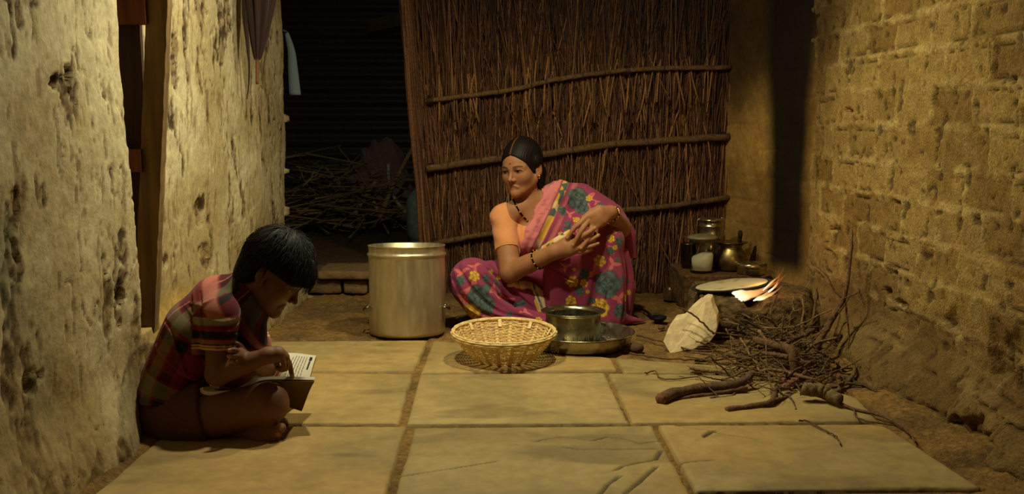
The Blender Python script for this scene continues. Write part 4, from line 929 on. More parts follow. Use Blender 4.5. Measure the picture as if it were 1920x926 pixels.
        c_ = paint(u, vv, k); return mk(name, V_, F_, mat, bk, c_, smooth=False)
    PAG = lin((226, 214, 186)); PRT = lin((104, 98, 88))
    def page(seed):
        def fn(u, vv, k):
            nn, nv_ = len(u), len(vv); U_, W_ = np.meshgrid(u, vv, indexing='ij'); c_ = np.tile(PAG, (nn, nv_, 1))
            c_ = c_*1.0; out = np.concatenate([c_.reshape(-1, 3), np.tile(PAG*.8, (k, 1))]); return out
        return fn
    cov = lambda u, vv, k: np.concatenate([np.tile(PAG*.75, (k, 1)), np.tile(lin((96, 74, 46)), (k, 1))])
    half(E, Sp, 'page_block', M_paper, .010, page(1)); far_page = half(Sp, G, 'page_block', M_paper, .007, page(2))
    off = np.array([0, -.0035, -.004]); half(E+off, Sp+off, 'cover', M_paper, .0012, lambda u, vv, k: np.tile(lin((108, 82, 50)), (2*k, 1))); half(Sp+off, G-off*[0, 1, -1], 'cover', M_paper, .0012, lambda u, vv, k: np.tile(lin((108, 82, 50)), (2*k, 1)))
    # print on the far page: lines of type, a chapter mark, a picture
    pr = MB()
    def on(u, w): 
        a_ = np.array([np.interp(u, np.linspace(0, 1, n), Sp[:, i]) for i in range(3)]); b_ = np.array([np.interp(u, np.linspace(0, 1, n), G[:, i]) for i in range(3)])
        nrm = arr([0, -.55, .83]); return a_*(1-w)+b_*w+nrm*(.0085+.012*math.sin(w*math.pi))
    def strip(u0, u1, w0, w1, col):
        k = 6; ws = np.linspace(w0, w1, k); v_ = [on(u0, w) for w in ws]+[on(u1, w) for w in ws]; pr.add(v_, [(i, i+1, k+i+1, k+i) for i in range(k-1)], col)
    for i in range(6):
        w = .30
        u0 = .760+.030*i
        while w < .90:
            l = rng.uniform(.03, .08); strip(u0, u0+.006, w, min(w+l, .92), PRT); w += l+.018
    strip(.945, .975, .86, .93, lin((30, 28, 30))); strip(.95, .968, .66, .84, lin((70, 64, 58)))
    strip(.42, .56, .40, .86, lin((198, 190, 110))); strip(.58, .72, .34, .70, lin((176, 150, 112))); strip(.60, .66, .42, .60, lin((96, 70, 54))); strip(.67, .70, .38, .64, lin((140, 70, 50)))
    for i in range(4): strip(.30+.03*i, .309+.03*i, .4, .9, PRT)
    o = pr.build('print', M_paper, bk); o.parent = far_page; o.matrix_parent_inverse = far_page.matrix_parent_inverse.inverted() if False else Matrix.Identity(4)
boy()
# ================================================================== OBJECTS
WHT = (1, 1, 1)
# ---- aluminium drum
def drum():
    c = arr([P(764, 632, 4.38)[0], 4.38, 0.0]); t = thing('cooking_drum', c, 'tall dull aluminium drum with a rolled band near the rim, beside the squatting person', 'drum', rot=(math.radians(-3.0), 0, 0))
    R = .1635; h = .388; al = lin((196, 184, 150))
    def w(v): v = v.copy(); a = np.arctan2(v[..., 1], v[..., 0]); v[..., :2] *= (1+.006*np.sin(2*a+1)+.003*np.sin(5*a+v[..., 2]*9))[..., None]; return v
    mb = MB(); prof = [(.001, .004), (R-.012, .004), (R-.003, .010), (R, .022), (R, .1), (R-.001, .2), (R, .335), (R+.001, .342), (R+.006, .347), (R+.006, .352), (R+.001, .357), (R, .362), (R, h-.004), (R+.003, h-.002), (R+.003, h), (R-.001, h+.001), (R-.004, h-.002), (R-.004, .03), (.001, .02)]
    v, f = lathe(prof, 96, c, w); cc = np.tile(al, (len(v), 1))*(.86+.28*fbm(v*[1, 1, .4], 9, 3, 4))[:, None]; mb.add(v, f, cc)
    rot = np.array(Matrix.Rotation(math.radians(-3.0), 3, 'X'))
    def place(mbx): mbx.v = [(q-c)@rot.T+c+[0, 0, -.003] for q in mbx.v]; return mbx
    place(mb).build('body', M_alu, t)
    for s in (-1, 1):
        mb = MB(); a = c+[s*(R+.001), -.03, .125]; mb.add(*tube(bez([a+[0, -.03, 0], a+[s*.018, -.022, -.008], a+[s*.020, 0, -.014], a+[s*.018, .022, -.008], a+[0, .03, 0]], 16), .0035, 8), lin((90, 84, 70)))
        for dy in (-.03, .03): mb.add(*lathe([(.0001, -.004), (.009, -.004), (.009, .004), (.0001, .004)], 12, a+[0, dy, 0]), lin((150, 140, 115)))
        place(mb).build('handle', M_steel, t)
drum()
# ---- woven cane basket
def basket():
    c = arr([P(945, 690, 3.86)[0], 3.86, .006]); t = thing('basket', c, 'shallow round basket of woven pale cane in front of the steel pot', 'basket')
    Rb, Rt, H = .105, .197, .108; N = 20
    zf = lambda u, th: H*u+.010*u*np.sin(th)                       # handmade: the far rim stands a little higher
    rf = lambda u: Rb+(Rt-Rb)*(u**.72)
    K1, K2 = lin((236, 206, 142)), lin((206, 170, 104)); mb = MB(); th = np.linspace(0, 2*math.pi, 241)
    rows = 23
    for k in range(rows):
        u = (k+.6)/rows; r = rf(u)+.0020*np.sin(N/2*th+math.pi*k)+rng.normal(0, .0006, 241); r[-1] = r[0]
        pts = np.stack([c[0]+r*np.cos(th), c[1]+r*np.sin(th), c[2]+zf(u, th)+rng.normal(0, .0007, 241)], 1); pts[-1] = pts[0]
        v, f = tube(pts, .0029, 6, False, 0.55); mb.add(v, f, mix(K1, K2, rng.random()*.7)*(.85+.3*vn(v, 60, k))[:, None])
    mb.build('weave', M_cane, t)
    mb = MB()
    for i in range(N):
        a = (i+.5)*2*math.pi/N; u = np.linspace(0, 1, 12); r = rf(u); wd = .0075
        P0 = np.stack([c[0]+r*math.cos(a), c[1]+r*math.sin(a), c[2]+zf(u, a)], 1); v = []
        tg = arr([-math.sin(a), math.cos(a), 0]); rd = arr([math.cos(a), math.sin(a), -.5]); rd /= np.linalg.norm(rd)
        for p in P0: v += [p-tg*wd-rd*.0009, p+tg*wd-rd*.0009, p+tg*wd+rd*.0009, p-tg*wd+rd*.0009]
        mb.add(v, [(q*4+j, q*4+(j+1) % 4, q*4+4+(j+1) % 4, q*4+4+j) for q in range(11) for j in range(4)], mix(K1, K2, .3+.5*rng.random()))
    mb.build('stakes', M_cane, t)
    mb = MB()
    for dr, dz, r_ in ((.003, 0, .0048), (-.004, .002, .0042), (.0, .006, .004), (.004, -.008, .0036)):
        r = Rt+dr+.0012*np.sin(th*23+dr*900); pts = np.stack([c[0]+r*np.cos(th), c[1]+r*np.sin(th), c[2]+zf(1, th)+dz], 1); v, f = tube(pts, r_, 7, False); mb.add(v, f, mix(K1, K2, .35)*(.85+.3*vn(v, 50, 3))[:, None])
    rim = mb.build('rim', M_cane, t)
    for a in np.linspace(0, 2*math.pi, 10)[:-1]+.25:                 # splints folded over the rim
        mb = MB(); us = [1.03, 1.0, .93, .85, .76]; V_ = []; tg = arr([-math.sin(a), math.cos(a), 0])
        for u_ in us:
            rr = rf(min(u_, 1))-.006; p = c+[rr*math.cos(a), rr*math.sin(a), zf(u_, a)+.003]; o_ = arr([math.cos(a), math.sin(a), 0])*.0008; V_ += [p-tg*.007-o_, p+tg*.007-o_, p+tg*.007+o_, p-tg*.007+o_]
        mb.add(V_, [(q*4+j, q*4+(j+1) % 4, q*4+4+(j+1) % 4, q*4+4+j) for q in range(4) for j in range(4)]+[(3, 2, 1, 0), (16, 17, 18, 19)], K1*1.05); sp = mb.build('splint', M_cane, smooth=False); sp.parent = rim
    mb = MB()
    for k in range(24):
        r = .004+Rb*k/23; pts = np.stack([c[0]+r*np.cos(th[::4]), c[1]+r*np.sin(th[::4]), np.full(61, c[2]+.001*(k % 2))], 1); mb.add(*tube(pts, .0027, 5, False), mix(K1, K2, rng.random()*.7))
    mb.add(*ring(c-[0, 0, .001], Rb-.002, .005, 80, 6), K2)
    mb.build('base', M_cane, t)
basket()
# ---- steel tray and pot
def tray_pot():
    c = arr([P(1086, 645, 4.11)[0], 4.11, .006]); t = thing('steel_tray', c, 'wide shallow steel tray on the floor with the cooking pot standing in it', 'tray')
    R = .219; st = lin((168, 160, 136)); prof = [(.0005, .0), (R-.030, .0), (R-.012, .008), (R-.003, .048), (R, .056), (R+.006, .057), (R+.007, .059), (R+.002, .061), (R-.006, .055), (R-.015, .012), (R-.032, .003), (.0005, .003)]
    v, f = lathe(prof, 120, c); mb = MB(); cc = np.tile(st, (len(v), 1)); mb.add(v, f, cc); mb.build('pan', M_steel, t)
    th = np.linspace(0, 2*math.pi, 7)[:-1]; mb = MB()
    for k in range(800):                                            # grain dust on the tray
        a = rng.normal(.25, .55); r = R*rng.uniform(.5, .9); p = c+[r*math.cos(a), r*math.sin(a), .0035]; s_ = rng.uniform(.0012, .0036); mb.add(*lathe([(.0001, 0), (s_, .0004), (.0001, .0009)], 5, p), lin((216, 204, 172)))
    o = mb.build('grain_dust', M_paper, t); tag(o, kind='stuff')
    pc = arr([P(1074, 650, 4.16)[0], 4.16, .0095]); t2 = thing('cooking_pot', pc, 'round steel cooking pot with a flared lip standing in the tray', 'pot')
    h = .128; r = .113; prof = [(.0005, 0), (r-.018, .0), (r-.004, .006), (r, .016), (r+.001, .06), (r, h-.018), (r, h-.010), (r+.006, h-.004), (r+.020, h), (r+.0205, h+.002), (r+.018, h+.003), (r+.003, h-.002), (r-.004, h-.012), (r-.004, .012), (r-.02, .004), (.0005, .004)]
    v, f = lathe(prof, 120, pc); z = v[:, 2]-pc[2]; a = np.arctan2(v[:, 1]-pc[1], v[:, 0]-pc[0])
    mb = MB(); prof2 = []
    for (r0, z0), (r1, z1) in zip(prof[:-1], prof[1:]):
        n_ = max(1, int(math.hypot(r1-r0, z1-z0)/.004))
        for q in range(n_): prof2.append((r0+(r1-r0)*q/n_, z0+(z1-z0)*q/n_))
    prof2.append(prof[-1]); v, f = lathe(prof2, 180, pc); z = v[:, 2]-pc[2]; a = np.arctan2(v[:, 1]-pc[1], v[:, 0]-pc[0])
    sootm = ss(.026, .006, z-.036*vn(np.stack([np.cos(a)*30, np.sin(a)*30, a*0], 1), 1, 3)**2)*(np.hypot(v[:, 0]-pc[0], v[:, 1]-pc[1]) > r-.012)
    cc = mix(np.tile(lin((150, 142, 116)), (len(v), 1))*(.9+.2*fbm(v, 20, 3, 3))[:, None], lin((26, 20, 14)), .85*sootm); mb.add(v, f, cc); mb.build('body', M_steel, t2)
tray_pot()

# ---- mud stove with fire, griddle and flatbread
def stove():
    c = arr([1.14, 4.45, 0]); t = thing('mud_stove', c, 'low hand-built mud cooking stove with a notched front against the sooty wall', 'stove')
    V = Vol((.78, 4.08, 0), (1.48, 4.86, .26), .006)
    V.ball((1.14, 4.48, .0), (.26, .26, .24), .02); V.chain([(.97, 4.34, .10), (1.05, 4.27, .10), (1.30, 4.30, .10), (1.38, 4.5, .10), (1.30, 4.70, .10), (1.0, 4.70, .10)], [.075, .08, .085, .085, .08, .07], .05)
    V.chain([(1.0, 4.30, .05), (1.34, 4.30, .05)], .09, .04)
    X, Y, Z = V.ax[0][:, None, None], V.ax[1][None, :, None], V.ax[2][None, None, :]
    V.d = np.maximum(V.d, Z-.172).astype(np.float32)
    V.chain([(1.13, 4.50, .30), (1.13, 4.50, .12)], [.17, .11], .02, 's'); V.chain([(1.12, 4.45, .165), (1.12, 4.14, .175)], [.045, .045], .02, 's'); V.chain([(.95, 4.48, .14), (.80, 4.46, .16)], [.07, .07], .02, 's')
    for x, y in ((.985, 4.40), (1.30, 4.42), (1.17, 4.68)): V.ball((x, y, .160), (.03, .03, .026), .015)
    v, f = V.mesh(); n = v-c; n /= np.linalg.norm(n, axis=1)[:, None]; crk = ss(.02, .004, np.abs(fbm(v*[1, 1, .6], 13, 3, 21)-.5)); v = v+n*(.034*(fbm(v, 9, 3, 3)-.5)+.018*(fbm(v, 34, 3, 5)-.5)-.012*crk)[:, None]
    cc = mix(lin((112, 88, 54)), lin((82, 64, 40)), fbm(v, 14, 3, 6))*(.7+.6*fbm(v, 50, 2, 7))[:, None]; ins = ss(.20, .13, np.hypot(v[:, 0]-1.13, v[:, 1]-4.48))*ss(.05, .12, v[:, 2]); cc = mix(cc, lin((26, 18, 13)), .85*ins)
    mk('hearth', v, f, M_cob, t, cc)
    mb = MB()
    for k in range(26):
        p = arr([1.13+rng.normal(0, .05), 4.45+rng.normal(0, .05), .055+rng.uniform(0, .03)]); s_ = rng.uniform(.010, .020); mb.add(*lathe([(.0001, -s_), (s_, -s_*.4), (s_*.9, s_*.5), (.0001, s_*.8)], 6, p), lin((30, 24, 20)))
    o = mb.build('embers', M_bark, t); tag(o, kind='stuff')
    # fire
    m = bpy.data.materials.new('flame'); m.use_nodes = True; nt = m.node_tree; nt.nodes.clear(); out = nt.nodes.new('ShaderNodeOutputMaterial'); em = nt.nodes.new('ShaderNodeEmission'); tr = nt.nodes.new('ShaderNodeBsdfTransparent'); mx = nt.nodes.new('ShaderNodeMixShader')
    at = nt.nodes.new('ShaderNodeAttribute'); at.attribute_name = 'Col'; lw = nt.nodes.new('ShaderNodeLayerWeight'); lw.inputs[0].default_value = .5
    sp = nt.nodes.new('ShaderNodeSeparateColor'); nt.links.new(at.outputs['Color'], sp.inputs[0]); rp = nt.nodes.new('ShaderNodeValToRGB'); rp.color_ramp.elements[0].position = 0; rp.color_ramp.elements[0].color = (1.0, .90, .58, 1); rp.color_ramp.elements[1].position = 1; rp.color_ramp.elements[1].color = (1.0, .20, .04, 1)
    e_ = rp.color_ramp.elements.new(.36); e_.color = (1.0, .58, .18, 1)
    nt.links.new(sp.outputs[0], rp.inputs[0]); nt.links.new(rp.outputs[0], em.inputs[0])
    st = nt.nodes.new('ShaderNodeMapRange'); st.inputs[1].default_value = 0; st.inputs[2].default_value = 1; st.inputs[3].default_value = 1.5; st.inputs[4].default_value = .65; nt.links.new(sp.outputs[0], st.inputs[0]); nt.links.new(st.outputs[0], em.inputs[1])
    ad = nt.nodes.new('ShaderNodeMath'); ad.operation = 'MULTIPLY_ADD'; ad.inputs[1].default_value = .62; nt.links.new(sp.outputs[0], ad.inputs[0]); sq = nt.nodes.new('ShaderNodeMath'); sq.operation = 'MULTIPLY'; nt.links.new(lw.outputs['Facing'], sq.inputs[0]); sq.inputs[1].default_value = 1.5; nt.links.new(sq.outputs[0], ad.inputs[2]); ad.use_clamp = True
    nt.links.new(ad.outputs[0], mx.inputs[0]); nt.links.new(em.outputs[0], mx.inputs[1]); nt.links.new(tr.outputs[0], mx.inputs[2]); nt.links.new(mx.outputs[0], out.inputs[0])
    mb = MB(); Y0 = 4.22
    tongues = [([(1372, 549), (1392, 552), (1420, 546), (1450, 532), (1477, 513)], .013, .45), ([(1378, 556), (1404, 553), (1432, 543), (1462, 524)], .016, .25), ([(1384, 560), (1400, 557), (1420, 552), (1442, 543)], .015, 0), ([(1374, 548), (1394, 548), (1414, 547), (1434, 544)], .012, 0), ([(1412, 564), (1430, 555), (1450, 541), (1470, 519)], .009, .4), ([(1420, 563), (1438, 556), (1456, 545), (1470, 532)], .008, .3), ([(1388, 563), (1398, 562), (1412, 560)], .008, .1), ([(1440, 548), (1454, 536), (1460, 522), (1459, 506)], .006, .8), ([(1430, 545), (1448, 528), (1462, 516), (1470, 500)], .005, .85)]
    for k, (pp, r, t1) in enumerate(tongues):
        q = bez([P(a, b, Y0+.03*math.sin(k*2.1)+.06*i/len(pp)) for i, (a, b) in enumerate(pp)], 22); pr = np.sin(math.pi*np.linspace(.02, 1, 22)**.75)**.9*np.linspace(1.15, .6, 22); v, f = tube(q, 1.0, 10, True, .8)
        cen = np.repeat(q, 10, 0); v = cen+(v-cen)*(r*pr+.0006).repeat(10)[:, None]*(1+.15*np.sin(np.arange(22)*.9+k)).repeat(10)[:, None]; tval = np.clip(np.linspace(-.1, 1.05, 22).repeat(10)**1.0*(.8+t1), 0, 1); tval = np.nan_to_num(tval); mb.add(v, f, np.stack([tval]*3, 1))
    fl = mb.build('fire', m); tag(fl, 'bright yellow flames licking from the stove mouth under the griddle', 'fire')
    lamp('stove_fire_light', 'POINT', (1.20, 4.30, .30), 0.9, (1.0, .62, .30), .05)
    # griddle
    gc = P(1372, 538, 4.44); tilt = math.radians(-7); Rm = np.array(Matrix.Rotation(math.radians(-2.5), 3, 'X')@Matrix.Rotation(tilt, 3, 'Y'))
    t2 = thing('griddle', gc, 'black iron griddle resting on the mud stove under a flatbread', 'griddle')
    def lt(prof, n=80): v, f = lathe(prof, n); return v@Rm.T+gc, f
    mb = MB(); mb.add(*lt([(.0005, -.012), (.10, -.010), (.16, .0), (.178, .009), (.180, .012), (.176, .012), (.155, .004), (.10, -.004), (.0005, -.006)]), lin((64, 56, 46))); mb.build('plate', M_iron, t2)
    v, f = lt([(.0005, .002), (.09, .004), (.152, .010), (.158, .013), (.154, .017), (.10, .013), (.05, .012), (.0005, .010)], 90); v[:, 2] += .006*(fbm(v, 16, 3, 3)-.5)-.002
    mb = MB(); mb.add(v, f, mix(lin((192, 176, 136)), lin((160, 138, 98)), ss(.55, .7, fbm(v, 22, 3, 5)))); o = mb.build('flatbread', M_paper); tag(o, 'pale round flatbread cooking on the iron griddle', 'flatbread')
    # stove sticks pushed into the fire
    for k, (pp, r) in enumerate([([(1315, 556), (1345, 566), (1392, 560)], .010), ([(1328, 566), (1352, 570), (1402, 562)], .007)]):
        q = bez([P(a, b, 4.20+.12*i) for i, (a, b) in enumerate(pp)], 12); mb = MB(); v, f = tube(q, [r, r*.9], 8); mb.add(v, f, mix(lin((96, 66, 42)), lin((30, 22, 18)), np.linspace(0, 1, len(v)))); o = mb.build('firewood_stick', M_bark)
        tag(o, ['charred stick poking out of the left end of the stove', 'thin stick pushed into the stove below the griddle', 'short stick lying at the stove edge by the flame tip'][k], 'stick')
stove()

# ---- ledge in the corner with kitchen vessels
LZ = .178
def ledge():
    t = None; V = Vol((.86, 4.80, 0), (1.36, 5.34, .24), .007); X, Y, Z = V.ax[0][:, None, None], V.ax[1][None, :, None], V.ax[2][None, None, :]
    xl = P(1273, 520, 5.0)[0]; d = np.maximum.reduce([np.abs(X-(xl+1.34)/2)-(1.34-xl)/2+0*Y+0*Z, np.abs(Y-5.06)-.22+0*X+0*Z, Z-LZ+0*X+0*Y]); V.d = d.astype(np.float32)
    v, f = V.mesh(); side = v[:, 2] < LZ-.01; nn = .02*(fbm(v, 9, 3, 3)-.5)+.012*(fbm(v, 30, 3, 4)-.5); v = v+np.stack([nn*side, nn*side, nn*.25*(~side)], 1)
    o = mk('mud_ledge', v, f, M_dirt, None, mix(lin((104, 76, 44)), lin((76, 54, 32)), fbm(v, 12, 3, 8))*(.75+.5*fbm(v, 50, 2, 9))[:, None]); tag(o, 'low block of mud and brick in the corner carrying the kitchen vessels', 'ledge')
ledge()
def vessels():
    g = bpy.data.materials.new('jar_glass'); g.use_nodes = True; b = g.node_tree.nodes['Principled BSDF']; b.inputs['Base Color'].default_value = (.95, .95, .85, 1); b.inputs['Roughness'].default_value = .06; b.inputs['Transmission Weight'].default_value = 1.0; b.inputs['IOR'].default_value = 1.10
    nz = g.node_tree.nodes.new('ShaderNodeTexNoise'); nz.inputs['Scale'].default_value = 25; bp = g.node_tree.nodes.new('ShaderNodeBump'); bp.inputs['Strength'].default_value = .1; g.node_tree.links.new(nz.outputs[0], bp.inputs['Height']); g.node_tree.links.new(bp.outputs[0], b.inputs['Normal'])
    c = arr([P(1316, 515, 4.95)[0], 4.95, LZ+.002]); s = 1/388.0
    t = thing('glass_jar', c, 'clear jar half full of white salt with a wide pale lid', 'jar'); R = 23*s
    mb = MB(); mb.add(*lathe([(.0005, 0), (R*.95, 0), (R, .006), (R, .030), (R*.985, .034), (R, .038), (R, .150), (R*.88, .162), (R*.84, .162), (R*.94, .148), (R*.94, .010), (.0005, .008)], 48, c)); mb.build('glass_body', g, t)
    v, f = lathe([(.0005, .010), (R*.90, .011), (R*.91, .075), (R*.8, .085), (.0005, .098)], 40, c); v[:, 2] += np.where(v[:, 2] > c[2]+.07, .25*(v[:, 0]-c[0]), 0); mb = MB(); mb.add(v, f, lin((236, 228, 206))); mb.build('salt', M_paper, t)
    mb = MB(); mb.add(*lathe([(R*.86, .150), (R*1.02, .152), (R*1.05, .158), (R*1.30, .166), (R*1.34, .171), (R*1.1, .180), (R*.6, .186), (.0005, .187)], 48, c), lin((112, 100, 68))); mb.build('lid', M_plastic, t)
    c = arr([P(1290, 508, 5.10)[0], 5.10, LZ+.002]); t = thing('tumbler', c, 'dark flared tumbler standing behind the left side of the salt jar', 'tumbler'); mb = MB(); mb.add(*lathe([(.0005, 0), (.030, 0), (.034, .004), (.040, .12), (.042, .124), (.038, .124), (.032, .006), (.0005, .006)], 36, c), lin((90, 80, 60))); mb.build('cup_body', M_steel, t)
    c = arr([P(1331, 500, 5.14)[0], 5.14, LZ+.002]); t = thing('tiffin_can', c, 'tall ribbed steel tiffin can with side wires behind the salt jar', 'tiffin can'); R = .058; mb = MB()
    prof = [(.0005, 0), (R, 0), (R, .07), (R+.003, .073), (R, .076), (R, .145), (R+.003, .148), (R, .151), (R, .205), (R+.004, .208), (R, .211), (R, .232), (R+.006, .236), (R+.004, .244), (R-.02, .248), (.0005, .249)]
    mb.add(*lathe(prof, 48, c), lin((190, 176, 140))); mb.build('body', M_steel, t)
    for sgn in (-1, 1):
        mb = MB(); mb.add(*tube(bez([c+[sgn*(R+.001), 0, .12], c+[sgn*(R+.012), -.004, .15], c+[sgn*(R+.013), -.004, .23], c+[sgn*(R-.006), 0, .250]], 16), .0028, 6), lin((180, 168, 140))); mb.build('clip', M_steel, t)
    c = arr([P(1369, 512, 5.0)[0], 5.0, LZ+.002]); t = thing('brass_pot', c, 'round-bellied brass pot covered with a dark plate', 'pot'); R = .073; mb = MB()
    mb.add(*lathe([(.0005, 0), (.045, 0), (.062, .012), (R, .045), (R-.001, .075), (.064, .100), (.054, .112), (.052, .120), (.062, .130), (.064, .133), (.060, .133), (.048, .121), (.05, .11), (.06, .09), (.066, .05), (.05, .012), (.0005, .008)], 60, c), lin((150, 132, 84))); mb.build('body', M_brass, t)
    t3 = thing('lid_plate', c+[0, 0, .135], 'dark steel plate lying as a cover on the brass pot', 'plate'); mb = MB(); mb.add(*lathe([(.0005, .134), (.06, .134), (.080, .139), (.083, .142), (.078, .143), (.05, .139), (.0005, .140)], 56, c), lin((110, 92, 60))); mb.build('disc', M_steel, t3)
    a = P(1384, 462, 5.03); t4 = thing('spatula', a, 'flat dark wooden spatula standing upright behind the brass pot', 'spatula'); mb = MB(); mb.add(*plank(arr([a[0]+.002, 5.085, LZ+.002]), P(1388, 440, 5.085), .020, .006, (1, 0, 0), (0, 1, 0), 10, (66, 44, 26), 3)); mb.build('handle', M_wood, t4); q = P(1388, 438, 5.085); mb = MB(); mb.add(*lathe([(.0005, -.022), (.010, -.018), (.0125, -.004), (.011, .010), (.006, .016), (.0005, .018)], 16, q), lin((56, 38, 24))); o = mb.build('blade', M_wood, t4)
    # folded dark sheet-metal scoop leaning by the pot
    t5 = thing('tin_scoop', P(1410, 505, 5.02), 'bent sheet metal scoop leaning against the wall beside the brass pot', 'scoop'); q = [P(1398, 505, 4.985), P(1416, 503, 5.06), P(1418, 460, 5.06), P(1397, 468, 4.985), P(1414, 461, 5.0)]; q[0][2] = q[1][2] = LZ+.004
    off = arr([.004, .006, 0]); mb = MB(); vv = [*q[:4]]; vv += [x+off for x in vv]; mb.add(vv, [(0, 1, 2, 3), (7, 6, 5, 4), (0, 4, 5, 1), (1, 5, 6, 2), (2, 6, 7, 3), (3, 7, 4, 0)], lin((70, 54, 34))); mb.build('sheet', M_iron, t5, smooth=False)
    mb = MB(); vv = [q[0], q[3], q[4]]; vv += [x+arr([0, .005, 0]) for x in vv]; mb.add(vv, [(0, 1, 2), (5, 4, 3), (0, 3, 4, 1), (1, 4, 5, 2), (2, 5, 3, 0)], lin((150, 120, 70))); mb.build('flap', M_iron, t5, smooth=False)
    c = arr([P(1409, 515, 4.90)[0], 4.90, LZ+.002]); t = thing('round_tin', c, 'small flat round steel tin in front of the brass pot', 'tin'); R = .071; mb = MB(); mb.add(*lathe([(.0005, 0), (R-.004, 0), (R, .003), (R, .030)], 56, c), lin((186, 168, 124))); mb.build('body', M_steel, t); mb = MB(); mb.add(*lathe([(R, .028), (R+.002, .029), (R+.002, .048), (R-.002, .052), (R-.012, .052), (R-.02, .049), (.0005, .049)], 56, c), lin((200, 182, 136))); mb.build('lid', M_steel, t)
    c = F(1256, 563); t = thing('steel_cup', c, 'small steel cup standing alone on the earth by the reeds', 'cup'); R = .036; mb = MB(); mb.add(*lathe([(.0005, 0), (R-.004, 0), (R-.001, .004), (R, .05), (R+.003, .058), (R+.001, .060), (R-.003, .054), (R-.004, .006), (.0005, .005)], 40, c+[0, 0, .004]), lin((180, 166, 130))); mb.build('body', M_steel, t)
    mb = MB(); a = c+[R+.001, 0, .045]; mb.add(*tube(bez([a, a+[.014, 0, .002], a+[.014, 0, -.026], a+[-.001, 0, -.026]], 14), .003, 6), lin((150, 140, 110))); mb.build('handle', M_steel, t)
vessels()

# ---- broken pale slab leaning on the stove
def pale_stone():
    Yb, Yt = 4.02, 4.16
    pts = [(1243, 642), (1252, 618), (1265, 600), (1281, 597), (1296, 580), (1312, 566), (1324, 560), (1333, 561), (1337, 577), (1344, 592), (1345, 612), (1341, 628), (1332, 640), (1314, 650), (1299, 657), (1272, 653)]
    dep = lambda y: Yb+(Yt-Yb)*(657-y)/97
    fr = np.array([P(x, y, dep(y)) for x, y in pts]); fr[:, 2] = np.maximum(fr[:, 2], .004); n = len(pts); bk = fr+[.02, .055, .012]; ridge = [P(1317, 600, dep(600)-.018), P(1322, 632, dep(632)-.016), P(1322, 566, dep(566)-.006)]
    V_ = list(fr)+list(bk)+ridge; a, b_, c_ = 2*n, 2*n+1, 2*n+2
    cen = P(1285, 620, dep(620)-.006); V_.append(cen); k = 2*n+3; Fc = []
    left = [14, 15, 0, 1, 2, 3, 4, 5, 6]
    for i, j in zip(left[:-1], left[1:]): Fc.append((k, i, j))
    Fc += [(k, 6, c_), (k, c_, a), (k, a, b_), (k, b_, 14)]
    Fc += [(c_, 6, 7), (c_, 7, 8), (c_, 8, a), (a, 8, 9), (a, 9, 10), (a, 10, b_), (b_, 10, 11), (b_, 11, 12), (b_, 12, 13), (b_, 13, 14)]
    for i in range(n): j = (i+1) % n; Fc.append((j, i, n+i, n+j))
    Fc.append(tuple(range(2*n-1, n-1, -1)))
    o = mk('stone_slab', V_, Fc, M_stone, None, np.tile(lin((214, 188, 142)), (len(V_), 1)), smooth=False); tag(o, 'broken pale triangular stone slab leaning on the front of the stove', 'stone')
    md = o.modifiers.new('edge', 'BEVEL'); md.width = .003; md.segments = 2
pale_stone()

